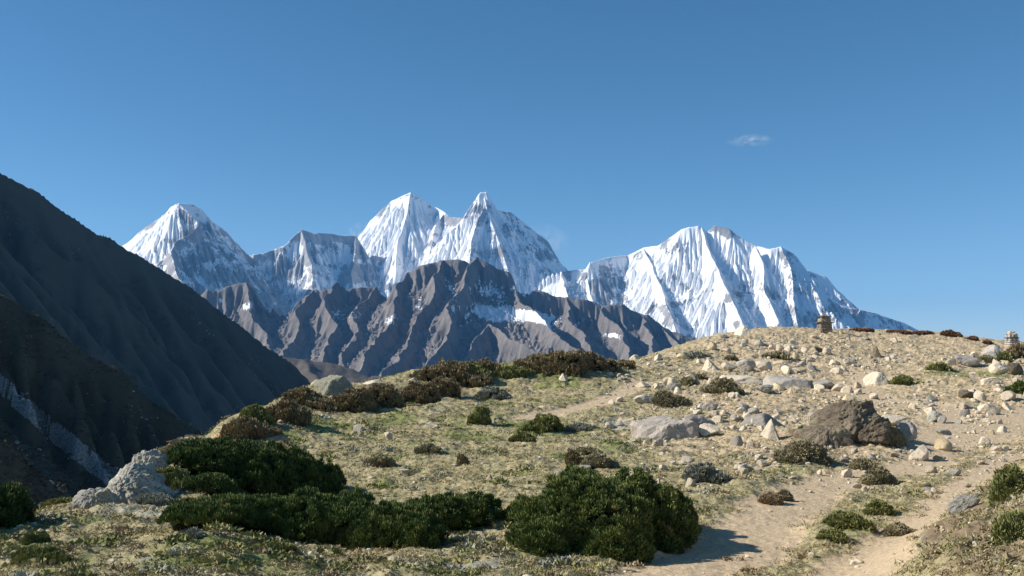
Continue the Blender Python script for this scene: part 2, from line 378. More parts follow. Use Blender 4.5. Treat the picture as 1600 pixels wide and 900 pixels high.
mountain('mountain', 'dark brown jagged rock range with small snow patches in the middle distance', [
    [(290, 470, B), (330, 451, B), (345, 455, B), (362, 446, B), (383, 440, B), (392, 446, B), (402, 464, B), (414, 480, B), (423, 493, B), (428, 480, B), (436, 492, B), (450, 486, B), (466, 468, B), (488, 451, B), (502, 453, B), (516, 449, B), (528, 439, B), (540, 450, B), (560, 447, B), (580, 446, B), (598, 460, B), (610, 459, B), (625, 442, B), (640, 425, B), (651, 415, B), (668, 411, B), (686, 405, B), (702, 404, B), (722, 405, B), (733, 408, B), (742, 400, B), (756, 409, B), (776, 420, B), (788, 424, B), (800, 438, B), (815, 451, B), (828, 458, B), (836, 450, B), (846, 453, B), (862, 461, B), (885, 463, B), (918, 466, B), (930, 471, B), (942, 477, B), (972, 475, B), (985, 484, B), (1002, 491, B), (1010, 491, B), (1040, 509, B), (1075, 522, B), (1095, 528, B), (1130, 545, B), (1200, 570, B), (1300, 600, B)],
    [(383, 440, B), (392, 480, 4.75*K), (420, 530, 4.4*K), (450, 575, 4.0*K)],
    [(488, 451, B), (470, 490, 4.7*K), (452, 530, 4.4*K), (440, 570, 4.0*K)],
    [(528, 439, B), (520, 480, 4.7*K), (512, 530, 4.35*K), (510, 580, 3.9*K)],
    [(580, 446, B), (556, 490, 4.7*K), (545, 540, 4.3*K), (540, 590, 3.9*K)],
    [(640, 425, B), (620, 465, 4.7*K), (590, 520, 4.3*K), (560, 585, 3.8*K)],
    [(690, 404, B), (672, 460, 4.6*K), (640, 520, 4.25*K), (600, 590, 3.8*K)],
    [(742, 400, B), (738, 430, 4.8*K), (722, 458, 4.6*K), (700, 470, 4.45*K), (704, 500, 4.25*K), (690, 540, 4.0*K), (660, 590, 3.7*K)],
    [(800, 438, B), (822, 470, 4.75*K), (850, 500, 4.5*K), (880, 530, 4.25*K), (920, 570, 3.9*K)],
    [(760, 505, 4.4*K), (745, 530, 4.2*K), (720, 560, 4.0*K), (700, 590, 3.8*K)],
    [(760, 505, 4.4*K), (800, 525, 4.2*K), (850, 550, 4.0*K), (900, 580, 3.8*K)],
    [(885, 463, B), (895, 500, 4.7*K), (925, 545, 4.35*K), (940, 590, 4.0*K)],
    [(942, 477, B), (958, 500, 4.8*K), (975, 530, 4.5*K), (985, 580, 4.1*K)],
    [(1002, 491, B), (1015, 520, 4.75*K), (1030, 560, 4.4*K)],
    [(1040, 509, B), (1060, 540, 4.7*K), (1090, 570, 4.4*K)],
], 270, 1340, 3.3*K, 6.0*K, 1000, 620, 1.15, 500, m_br, fl=(120, 18), rg=(240, 95), warp=(330, 75), ero=.7, fine=1.7, kind=snow_patches, seed=71, floor=-250)

# low valley hills
m_lo = mat_brown('valley_brown', (.105, .09, .075), (.13, .108, .088), (.07, .062, .055), .03, False, 3)
mountain('hills', 'low dull brown hills on the valley floor below the rock range', [
    [(380, 548, 2.6*K), (440, 556, 2.6*K), (475, 560, 2.6*K), (510, 566, 2.6*K), (545, 573, 2.6*K), (575, 584, 2.6*K), (620, 588, 2.6*K), (700, 590, 2.6*K), (800, 592, 2.6*K), (1100, 596, 2.6*K)],
    [(475, 560, 2.6*K), (500, 600, 2.3*K)],
], 340, 1200, 2.0*K, 3.6*K, 300, 120, .35, 900, m_lo, fl=(60, 10), rg=(160, 14), warp=(120, 14), kind='plain', seed=83, floor=-160, ero=0)

# ------------------------------------------------------------------ dark shaded valley slopes on the left
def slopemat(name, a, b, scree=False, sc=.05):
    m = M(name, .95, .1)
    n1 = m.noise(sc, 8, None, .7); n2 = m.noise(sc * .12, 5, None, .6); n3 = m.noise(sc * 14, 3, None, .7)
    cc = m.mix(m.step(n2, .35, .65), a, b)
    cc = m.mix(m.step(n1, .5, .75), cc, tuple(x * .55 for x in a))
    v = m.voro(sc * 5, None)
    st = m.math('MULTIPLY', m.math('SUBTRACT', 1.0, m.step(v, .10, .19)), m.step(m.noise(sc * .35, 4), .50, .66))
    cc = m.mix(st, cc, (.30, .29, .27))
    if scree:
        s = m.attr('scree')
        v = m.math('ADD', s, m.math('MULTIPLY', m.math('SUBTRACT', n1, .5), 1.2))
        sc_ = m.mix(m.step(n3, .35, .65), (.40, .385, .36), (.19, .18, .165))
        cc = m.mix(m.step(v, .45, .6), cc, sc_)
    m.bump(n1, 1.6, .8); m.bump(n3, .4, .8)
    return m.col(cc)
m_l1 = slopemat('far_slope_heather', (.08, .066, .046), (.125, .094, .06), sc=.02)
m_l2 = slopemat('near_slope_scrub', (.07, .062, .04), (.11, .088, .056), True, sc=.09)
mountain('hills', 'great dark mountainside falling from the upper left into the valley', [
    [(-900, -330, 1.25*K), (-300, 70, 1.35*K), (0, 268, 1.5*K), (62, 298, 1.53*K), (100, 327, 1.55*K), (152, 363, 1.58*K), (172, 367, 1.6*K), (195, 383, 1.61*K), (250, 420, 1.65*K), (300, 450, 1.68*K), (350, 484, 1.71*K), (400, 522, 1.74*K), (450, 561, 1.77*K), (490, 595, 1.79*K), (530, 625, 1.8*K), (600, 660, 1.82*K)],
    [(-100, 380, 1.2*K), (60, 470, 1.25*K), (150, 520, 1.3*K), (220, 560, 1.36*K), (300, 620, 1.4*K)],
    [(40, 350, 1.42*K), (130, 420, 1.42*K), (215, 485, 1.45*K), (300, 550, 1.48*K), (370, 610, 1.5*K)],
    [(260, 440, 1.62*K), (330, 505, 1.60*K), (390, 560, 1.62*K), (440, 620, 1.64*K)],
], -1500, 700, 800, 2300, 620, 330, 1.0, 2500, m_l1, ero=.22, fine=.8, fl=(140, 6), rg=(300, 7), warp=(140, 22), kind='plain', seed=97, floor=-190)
def scree_at(X, Y, H, N, px, py, Dg, Sg):
    s = np.full(X.shape, -.3)
    cl = [(-60, 545, 11), (0, 600, 13), (50, 645, 14), (100, 688, 15), (150, 728, 14), (210, 775, 11)]
    best = np.full(X.shape, -9.)
    for (ax, ay, ar), (bx, by, br) in zip(cl[:-1], cl[1:]):
        dx, dy = bx - ax, by - ay
        t = np.clip(((px - ax) * dx + (py - ay) * dy) / (dx * dx + dy * dy), 0, 1)
        d = np.hypot(px - ax - t * dx, py - ay - t * dy)
        best = np.maximum(best, 1.5 - d / (ar + (br - ar) * t))
    return {'scree': best}
def gully(X, Y, H, Dg, Sg):
    px, py = proj(X, Y, H)
    cl = [(-60, 555), (0, 612), (50, 658), (100, 700), (150, 740), (210, 785)]
    best = np.full(X.shape, 1e9)
    for (ax, ay), (bx, by) in zip(cl[:-1], cl[1:]):
        dx, dy = bx - ax, by - ay
        t = np.clip(((px - ax) * dx + (py - ay) * dy) / (dx * dx + dy * dy), 0, 1)
        best = np.minimum(best, np.hypot(px - ax - t * dx, py - ay - t * dy))
    return H - 7 * np.exp(-(best / 22) ** 2)
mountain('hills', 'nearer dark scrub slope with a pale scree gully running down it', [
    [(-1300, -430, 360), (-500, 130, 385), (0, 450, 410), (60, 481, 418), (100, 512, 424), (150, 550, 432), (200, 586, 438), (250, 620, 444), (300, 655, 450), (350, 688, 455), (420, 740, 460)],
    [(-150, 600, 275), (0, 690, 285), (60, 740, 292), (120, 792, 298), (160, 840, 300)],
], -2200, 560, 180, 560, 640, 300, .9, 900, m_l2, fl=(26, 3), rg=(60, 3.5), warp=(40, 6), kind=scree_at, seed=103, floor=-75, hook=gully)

# boulders and scrub on the nearer slope
X_, Y_, H_, px_, py_ = [q.ravel() for q in LAST['g']]
def on_slope(n, w, seed):
    rg = np.random.default_rng(seed); ok = np.nonzero((px_ > -60) & (px_ < 400) & (py_ > 430) & (py_ < 830))[0]
    wt = w(px_[ok], py_[ok], X_[ok], Y_[ok]); i = rg.choice(ok, n, p=wt / wt.sum())
    return np.stack([X_[i], Y_[i], H_[i]], 1) + rg.normal(size=(n, 3)) * [.25, .5, .05], rg
scl = lambda px, py: np.clip(1 - np.abs(py - np.interp(px, [-60, 0, 50, 100, 150, 210], [545, 600, 645, 688, 728, 775])) / 28, 0, 1)
pts, rg = on_slope(6500, lambda px, py, X, Y: .03 + np.clip(fbm(X / 9, Y / 14, 3, 5), 0, 1) * .35 * sst(150, 330, px + (py - 560) * .6) + scl(px, py) * 1.6, 3)
m = M('slope_boulder', .9, .2); mb_ = m.col(m.mix(m.step(m.noise(.6), .4, .6), (.42, .41, .40), (.24, .23, .22)))
t_, f_ = ico(1); r = .16 * (1 - rg.uniform(0, 1, (len(pts), 1, 1))) ** -.5; r = np.minimum(r, 1.1)
V = pts[:, None, :] + t_[None] * r * rg.uniform(.6, 1.2, (len(pts), len(t_), 1)) * [1, 1, .7]
Fc = (f_[None] + np.arange(len(pts))[:, None, None] * len(t_)).reshape(-1, 3)
tag(mesh_np('boulder_field', V.reshape(-1, 3), Fc, mb_), 'pale boulders scattered over the dark slope and its scree gully', 'scree', kind='stuff')
pts, rg = on_slope(15000, lambda px, py, X, Y: (.15 + np.clip(fbm(X / 14, Y / 20, 4, 15), 0, 1)) * (1 - scl(px, py)), 4)
nb = 9; idx = np.repeat(np.arange(len(pts)), nb); N = len(idx)
g = rg.normal(size=(N, 3)) * [1, 1, .6] + [0, 0, .7]; g /= np.linalg.norm(g, axis=1, keepdims=True)
p = pts[idx] + rg.normal(size=(N, 3)) * [.35, .35, .1]; s_ = np.cross(g, rg.normal(size=(N, 3))); s_ /= np.linalg.norm(s_, axis=1, keepdims=True)
V = np.stack([p - s_ * .22, p + s_ * .22, p + g * rg.uniform(.3, .9, (N, 1))], 1).reshape(-1, 3)
m = M('slope_scrub', .9, .1); a_ = m.attr('tint'); ms_ = m.col(m.mix(a_, (.035, .035, .02), (.13, .10, .06)))
tag(mesh_np('slope_scrub', V, np.arange(N * 3).reshape(-1, 3), ms_, attrs=dict(tint=np.repeat(rg.uniform(0, 1, len(pts))[idx], 3))), 'low dark scrub on the shaded slope', 'scrub', kind='stuff')

# valley floor to the horizon
m_val = mat_brown('valley_floor', (.10, .088, .07), (.125, .105, .085), (.075, .07, .06), .01, False, 2)
V = [(-24000, -16000, -192), (24000, -16000, -192), (24000, 26000, -192), (-24000, 26000, -192)]
tag(mesh_np('valley_floor', V, [[0, 1, 2, 3]], m_val), 'dull brown valley floor', kind='structure')

# ------------------------------------------------------------------ foreground hillside
CPs = [
 (-500,900,10.5),(-200,900,10.5),(0,900,10.2),(400,900,10),(800,900,10.2),(1100,900,10.5),(1330,900,10.3),(1500,900,7.6),(1600,900,7.0),(1900,900,6.5),
 (0,840,13.6),(200,842,13.3),(330,828,12.6),(480,862,12.2),(640,862,12.4),(900,866,12.3),(1150,848,13.3),(1300,848,13.3),
 (-60,795,17.2),(40,800,16.6),(120,788,17.4),(200,778,18.4),(400,775,19),(600,780,18.6),(800,762,19),(1000,760,19),(1200,760,19.5),(1400,765,19.5),
 (210,742,22),(252,712,26),(300,702,28),(400,702,27),(600,700,27),(800,702,27),(1000,700,27),(1200,701,27.3),(1400,702,28),(1600,696,30),(1900,690,30),
 (340,670,33),(390,648,38),(480,652,37),(600,650,38),(800,650,38),(1000,650,38),(1200,651,38.5),(1400,650,41),(1600,641,45),(1900,640,45),
 (440,624,45),(510,612,50),(600,601,57),(700,603,55),(800,602,55),(1000,600,54),(1200,600,55),(1400,600,58),(1600,600,58),(1900,590,60),
 (640,593,65),(720,588,68),(800,583,72),(880,577,76),(950,572,80),(1000,561,84),(1050,545,89),(1100,530,94),(1160,520,99),(1200,517,101),(1287,517,104),(1360,519,107),(1430,523,109),(1500,531,109),(1560,538,107),(1600,541,106),(1800,560,105),(2000,580,105),
 (1100,562,74),(1250,560,76),(1400,560,79),(1550,572,75),(1480,586,66),(1800,585,75),
 (1600,722,12.2),(1530,775,11.6),(1450,822,10.9),(1385,892,9.6),(1600,800,9.4),(1900,700,11),
 (1480,792,16.5),(1405,838,13.8),(1345,876,11.9),(1600,735,22)]
az, ly, zz = [], [], []
def addp(a, Y, z): az.append(a); ly.append(math.log(Y)); zz.append(z)
for px, py, Y in CPs:
    x, y, z = P(px, py, Y); addp(x / y, Y, z)
crest = [(-300,800,17),(-60,795,17.2),(40,800,16.6),(120,788,17.4),(210,742,22),(252,712,26),(300,702,28),(340,670,33),(390,648,38),(440,624,45),(510,612,50),(600,601,57),(640,593,65),(720,588,68),(800,583,72),(880,577,76),(950,572,80),(1000,561,84),(1050,545,89),(1100,530,94),(1160,520,99),(1287,517,104),(1430,523,109),(1560,538,107),(1800,560,105),(2000,580,105)]
for px, py, Y in crest:
    x, y, z = P(px, py, Y); a = x / y
    addp(a, Y * 1.22, z * 1.22 - .05 * Y); addp(a, Y * 1.7, z - .28 * Y); addp(a, Y * 2.6, z - .75 * Y)
for a in (-.6, -.3, 0, .3, .6):
    addp(a, 1.6, -1.9); addp(a, 4, -2.1 if a < .45 else -1.7)
az, ly, zz = map(np.array, (az, ly, zz))
SX = 2.2
def U(r2): return np.where(r2 > 1e-12, r2 * np.log(r2 + 1e-12), 0)
n = len(az); A_ = np.zeros((n + 3, n + 3))
pa = az * SX; r2 = (pa[:, None] - pa) ** 2 + (ly[:, None] - ly) ** 2
A_[:n, :n] = U(r2) + np.eye(n) * .0004; A_[:n, n] = 1; A_[:n, n + 1] = pa; A_[:n, n + 2] = ly
A_[n:, :n] = A_[:n, n:].T
sol = np.linalg.solve(A_, np.concatenate([zz, [0, 0, 0]]))
def tps(a, l):
    o = np.zeros(a.shape) + sol[n] + sol[n + 1] * a * SX + sol[n + 2] * l
    for i in range(n): o += sol[i] * U((a * SX - pa[i]) ** 2 + (l - ly[i]) ** 2)
    return o
NC, NR = 1150, 900
ac = np.concatenate([np.linspace(-1.3, -.60, 70)[:-1], np.linspace(-.60, .60, NC), np.linspace(.60, 1.3, 70)[1:]])
lr = np.concatenate([np.linspace(math.log(1.6), math.log(7), 80)[:-1], np.linspace(math.log(7), math.log(125), NR), np.linspace(math.log(125), math.log(280), 60)[1:]])
NC, NR = len(ac), len(lr)
ca = np.linspace(-1.3, 1.3, 261); cl_ = np.linspace(lr[0], lr[-1], 260)     # coarse solve, then bilinear
CA, CL = np.meshgrid(ca, cl_); CZ = tps(np.clip(CA, -.62, .62), CL)
def bil(G, xs, ys, a, l):
    fi = np.clip((a - xs[0]) / (xs[1] - xs[0]), 0, len(xs) - 1.001); fj = np.clip((l - ys[0]) / (ys[1] - ys[0]), 0, len(ys) - 1.001)
    i = fi.astype(int); j = fj.astype(int); fi = fi - i; fj = fj - j
    return (G[j, i] * (1 - fi) + G[j, i + 1] * fi) * (1 - fj) + (G[j + 1, i] * (1 - fi) + G[j + 1, i + 1] * fi) * fj
def base_h(a, l): return bil(CZ, ca, cl_, a, l)
def ray(px, py, hf=None):        # where the sight line through a photo pixel meets the hillside
    hf = hf or ground
    Ys = np.exp(np.linspace(math.log(5), math.log(130), 700))
    x, y, z = P(px, py, 1.0)
    h = hf(np.full(Ys.shape, x), Ys)
    g = z * Ys - h
    hit = np.nonzero(g <= 0)[0]
    if len(hit): i = hit[0]
    else: i = int(np.argmin(g / Ys))
    return Vector((x * Ys[i], Ys[i], h[i]))
basef = lambda a, Y: base_h(a, np.log(Y))
def wpath(pts): return [ray(p[0], p[1], basef).to_2d() for p in pts]
PATHS = [(wpath([(900,960),(1060,895),(1150,845),(1215,800),(1265,765),(1330,742),(1400,738),(1450,720),(1480,690)]), .82),
         (wpath([(1250,960),(1330,895),(1400,850),(1450,815),(1490,785),(1540,745),(1590,712)]), .75),
         (wpath([(1480,690),(1500,660),(1480,640),(1400,630),(1330,615),(1370,590),(1320,580)]), 1.6),
         (wpath([(1480,690),(1560,660),(1640,640)]), 1.8),
         (wpath([(820,655),(870,645),(930,630),(980,610),(1000,600)]), .8),
         ]
def pdist(x, y, pts):
    b = np.full(x.shape, 1e9)
    for p, q in zip(pts[:-1], pts[1:]):
        dx, dy = q[0] - p[0], q[1] - p[1]
        t = np.clip(((x - p[0]) * dx + (y - p[1]) * dy) / (dx * dx + dy * dy + 1e-9), 0, 1)
        b = np.minimum(b, np.hypot(x - p[0] - t * dx, y - p[1] - t * dy))
    return b
def masks(x, y, z):
    px, py = proj(x, y, z)
    w = fbm(x / 1.3, y / 1.3, 4, 5) * .6 + fbm(x / .3, y / .3, 2, 8) * .2
    sand = np.zeros(x.shape)
    for pts, wd in PATHS:
        sand = np.maximum(sand, 1 - sst(wd * .55, wd * 1.25, pdist(x, y, pts) + w * wd * .9))
    # the stony right half is barer than the grassy left half
    bare = sst(880, 1150, px + fbm(x / 6, y / 6, 3, 2) * 160) * sst(770, 700, py) * .5
    bare = np.maximum(bare, sst(.22, .5, fbm(x / 2.8, y / 2.8 , 4, 21)) * .75)
    return px, py, sand, bare
def relief(x, y, sand):          # hummocks and tussocks
    am = (1 - sand * .85)
    h = fbm(x / 3.2, y / 3.2, 3, 61) * .13 * am
    h = h + np.clip(fbm(x / .8, y / .8, 3, 62), -.3, 1) * .10 * am
    h = h + fbm(x / .2, y / .2, 3, 64) * (.034 * am + .012)
    return h
AC, LR = np.meshgrid(ac, lr)
GY = np.exp(LR); GX = AC * GY
GZ0 = base_h(AC, LR)
gpx, gpy, gsand, gbare = masks(GX, GY, GZ0)
fade = sst(2.2, 1.5, GY / 100)
GZ = GZ0 + relief(GX, GY, gsand) * (1 + GY / 70)
GZ -= gsand * .05
# mounds seen in the photo: earth mound bottom left, hummocks, cut bank
def mound(px, py, rx, ry, h):
    global GZ
    c = ray(px, py, basef); d = ((GX - c.x) / rx) ** 2 + ((GY - c.y) / ry) ** 2
    GZ = GZ + h * np.exp(-d * 1.3)
mound(330, 858, .75, .8, .14); mound(60, 880, 1.6, .9, .12); mound(700, 655, 3, 2.5, .25); mound(740, 640, 2.4, 2, .2); mound(1325, 698, 2.9, 2.2, .55); mound(1570, 850, 1.0, 1.3, .22)
mound(285, 745, 1.7, 1.5, .4); mound(870, 590, 5.5, 4, .9); mound(715, 600, 5, 4, .7); mound(1340, 835, .9, .8, .12); mound(1480, 600, 5, 5, .5)
def ground(a, Y):                # a = x/y
    a = np.asarray(a, float); l = np.log(np.asarray(Y, float))
    fi = np.interp(a, ac, np.arange(NC)); fj = np.interp(l, lr, np.arange(NR))
    i = np.clip(fi.astype(int), 0, NC - 2); j = np.clip(fj.astype(int), 0, NR - 2); fi = fi - i; fj = fj - j
    return (GZ[j, i] * (1 - fi) + GZ[j, i + 1] * fi) * (1 - fj) + (GZ[j + 1, i] * (1 - fi) + GZ[j + 1, i + 1] * fi) * fj
def gz(x, y): return float(ground(np.array([x / y]), np.array([y]))[0])
# colour masks (what grows where)
green = np.clip(fbm(GX / 1.9, GY / 1.9, 4, 31) * 1.7 + .12, 0, 1) * sst(1150, 850, gpx)
for c in ((520, 665, 70, 22, .7), (450, 680, 40, 10, .6), (620, 655, 50, 16, .9), (600, 668, 40, 12, .5), (720, 670, 60, 25, .6), (840, 672, 70, 25, .7), (740, 690, 60, 12, .5), (430, 850, 50, 14, 1.0), (440, 868, 60, 10, .7), (90, 870, 110, 22, 1.0), (170, 845, 50, 8, .8),
          (1340, 832, 80, 24, 1.0), (1380, 800, 50, 12, .7), (1400, 890, 40, 22, .9), (1490, 590, 90, 22, .9), (1560, 590, 60, 14, .6), (880, 715, 50, 10, .8), (975, 700, 60, 10, .5), (1050, 685, 50, 6, .6), (1480, 890, 50, 18, .6), (1550, 850, 80, 16, .4), (820, 590, 80, 12, 1.0), (870, 600, 90, 8, .7), (1240, 735, 50, 8, .6), (950, 690, 60, 12, .4)):
    green += blob(gpx, gpy, *c[:4]) * c[4] * 1.3
green = np.clip(green + fbm(GX / .35, GY / .35, 3, 33) * .5 * (green > .02), 0, 1) * (1 - gsand)
grey = np.clip(fbm(GX / 1.1, GY / 1.1, 4, 41) * 1.5 - .25, 0, 1) * sst(1250, 900, gpx)
for c in ((245, 770, 90, 22, .8), (200, 800, 120, 20, .5), (1000, 650, 50, 16, .2), (480, 880, 60, 12, .6), (560, 850, 60, 12, .3), (650, 660, 80, 20, .3), (100, 810, 80, 14, .5), (760, 895, 100, 10, .8), (960, 665, 50, 16, .6)):
    grey += blob(gpx, gpy, *c[:4]) * c[4] * 1.3
grey = np.clip(grey, 0, 1) * (1 - gsand)
reds = blob(gpx, gpy, 420, 690, 45, 14) * 2.2 + blob(gpx, gpy, 350, 683, 26, 8) * 2
brown = np.clip(sum(blob(gpx, gpy, *q) for q in ((420, 665, 110, 34, -25), (570, 632, 110, 26, -8), (690, 612, 110, 28, -12), (880, 590, 110, 22), (960, 575, 60, 10))) * 1.5 + blob(gpx, gpy, 330, 860, 130, 40) * 1.0 + blob(gpx, gpy, 1530, 845, 190, 95) * 1.3 + blob(gpx, gpy, 1310, 690, 110, 30) * 1.8 + fbm(GX / 2.2, GY / 2.2, 4, 51) * .7 - .05, 0, 1) * (1 - gsand)
stony = sst(900, 1060, gpx) * sst(730, 660, gpy)

m = M('hillside_ground', .95, .1)
nA = m.noise(3.2, 6, None, .6); nB = m.noise(14, 6, None, .65); nC = m.noise(60, 4, None, .7); nD = m.noise(.7, 5, None, .6)
sand = m.mix(m.step(nB, .3, .7), (.48, .36, .22), (.64, .50, .33))
sand = m.mix(m.step(nC, .5, .75), sand, (.38, .285, .19))
dry = m.mix(m.step(nA, .35, .65), (.31, .265, .14), (.48, .41, .235))
dry = m.mix(m.step(nB, .46, .62), dry, (.19, .155, .085))
dry = m.mix(m.step(nC, .55, .7), dry, (.50, .42, .24))
grn = m.mix(m.step(nB, .35, .65), (.13, .165, .045), (.26, .27, .10))
gry = m.mix(m.step(nB, .4, .6), (.22, .22, .17), (.40, .40, .34))
brn = m.mix(m.step(nB, .35, .65), (.15, .11, .07), (.29, .215, .135))
def jit(a, k=.8): return m.math('ADD', m.attr(a), m.math('MULTIPLY', m.math('SUBTRACT', nB, .5), k))
c = m.mix(m.step(m.math('ADD', m.attr('bare'), m.math('MULTIPLY', m.math('SUBTRACT', nA, .5), 1.6)), .25, .6), dry, sand)
c = m.mix(m.step(jit('brown', 1.1), .35, .75), c, brn)
c = m.mix(m.step(jit('grey', 1.4), .3, .7), c, gry)
c = m.mix(m.math('MULTIPLY', m.step(jit('green', 1.6), .35, .85), .85), c, grn)
c = m.mix(m.step(m.attr('sand'), .35, .7), c, sand)
c = m.mix(m.step(jit('reds'), .3, .6), c, (.55, .34, .20))
pv = m.voro(9, None); pk = m.math('MULTIPLY', m.math('SUBTRACT', 1.0, m.step(pv, .16, .24)), m.attr('stony'))
c = m.mix(m.math('MULTIPLY', pk, m.step(nA, .4, .6)), c, (.52, .46, .37))
m.bump(nB, .03, .9); m.bump(nC, .008, .9)
m_ground = m.col(c)
tag(mesh_np('ground', np.stack([GX, GY, GZ], -1).reshape(-1, 3), gridfaces(NR, NC), m_ground, True,
    attrs=dict(sand=gsand, bare=gbare, green=green, grey=grey, brown=brown, stony=stony, reds=reds)),
    'sunlit grassy and sandy hillside rising to the right', kind='structure')

# lower flank that carries the hillside down to the valley
fa = np.linspace(-1.3, 1.3, 80)
r0 = np.stack([fa * 280, np.full(80, 280.), base_h(fa, np.full(80, lr[-1]))], -1)
r1 = r0 * [1.5, 1.5, 1]; r1[:, 2] = -200
V = np.concatenate([r0, r1]); Fc = [[i, i + 1, 80 + i + 1, 80 + i] for i in range(79)]
tag(mesh_np('hillside_flank', V, Fc, m_val), 'lower flank of the hill', kind='structure')

# ------------------------------------------------------------------ foliage
def fol_mat(name, cols, trans=.0, rough=.7):
    m = M(name, rough, .25)
    t = m.attr('tint')
    c = m.ramp(t, [(i / (len(cols) - 1), k) for i, k in enumerate(cols)])
    return m.col(c)
F_JUN = fol_mat('juniper_green', [(0.027, 0.045, 0.015), (0.062, 0.093, 0.025), (0.108, 0.147, 0.035), (0.192, 0.211, 0.053), (0.339, 0.196, 0.062)])
F_BRN = fol_mat('brown_shrub', [(0.115, 0.087, 0.049), (0.23, 0.172, 0.091), (0.328, 0.254, 0.133), (0.278, 0.29, 0.114)])
F_GRN = fol_mat('green_shrub', [(0.074, 0.087, 0.031), (0.168, 0.186, 0.058), (0.301, 0.293, 0.101), (0.468, 0.333, 0.185)])
F_GRY = fol_mat('grey_cushion_leaf', [(.10, .10, .07), (.22, .22, .16), (.36, .36, .29), (.50, .50, .43)])
F_DRK = fol_mat('dark_cushion_leaf', [(0.126, 0.108, 0.068), (0.252, 0.216, 0.126), (0.396, 0.342, 0.198), (0.54, 0.486, 0.342)])
F_TAN = fol_mat('dead_tussock_leaf', [(0.149, 0.103, 0.063), (0.299, 0.218, 0.127), (0.437, 0.345, 0.201), (0.575, 0.471, 0.287)])
F_RED = fol_mat('red_shrub_leaf', [(0.117, 0.065, 0.039), (0.208, 0.104, 0.065), (0.26, 0.143, 0.078), (0.195, 0.169, 0.091)])
mk = M('woody_stem', .9); M_WOOD = mk.col(mk.mix(mk.noise(30), (.05, .038, .028), (.11, .085, .06)))
mk = M('inner_shade_twigs', .95); M_CORE = mk.col(mk.mix(mk.noise(20), (.012, .013, .008), (.03, .028, .016)))  # near-black, shade inside the bush put into the colour

def blades(cent, rad, dirn, nb, bl, bw, rg, up, tint, spread=.55):
    """blades sitting on little clumps; cent (n,3), rad (n,), dirn (n,3) outward"""
    n = len(cent); idx = np.repeat(np.arange(n), nb); N = len(idx)
    d = dirn[idx] + rg.normal(size=(N, 3)) * .75 + [0, 0, up * .4]
    d /= np.linalg.norm(d, axis=1, keepdims=True)
    p = cent[idx] + d * rad[idx, None] * rg.uniform(.35, 1, (N, 1))
    g = d * spread + dirn[idx] * .3 + [0, 0, up] + rg.normal(size=(N, 3)) * .28
    g /= np.linalg.norm(g, axis=1, keepdims=True)
    L = bl * rg.uniform(.6, 1.35, (N, 1))
    s = np.cross(g, rg.normal(size=(N, 3))); s /= np.linalg.norm(s, axis=1, keepdims=True) + 1e-9
    wv = s * bw * rg.uniform(.7, 1.3, (N, 1))
    V = np.stack([p - wv * .5, p + wv * .5, p + g * L * .55 + wv * .55, p + g * L, p + g * L * .55 - wv * .55], 1).reshape(-1, 3)
    b = np.arange(N) * 5
    Fc = np.concatenate([np.stack([b, b + 1, b + 2], 1), np.stack([b, b + 2, b + 4], 1), np.stack([b + 4, b + 2, b + 3], 1)])
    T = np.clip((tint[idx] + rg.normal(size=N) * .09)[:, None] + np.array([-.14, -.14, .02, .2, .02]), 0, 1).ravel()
    return V, Fc, T
def sphere_dirs(n, rg, zmin=-.25):
    v = rg.normal(size=(n * 4 + 40, 3)); v /= np.linalg.norm(v, axis=1, keepdims=True); v = v[v[:, 2] > zmin]; return v[:n]
ICO4, ICO3, ICO2, ICO1 = ico(5), ico(4), ico(3), ico(2)
ICO0 = ico(1)

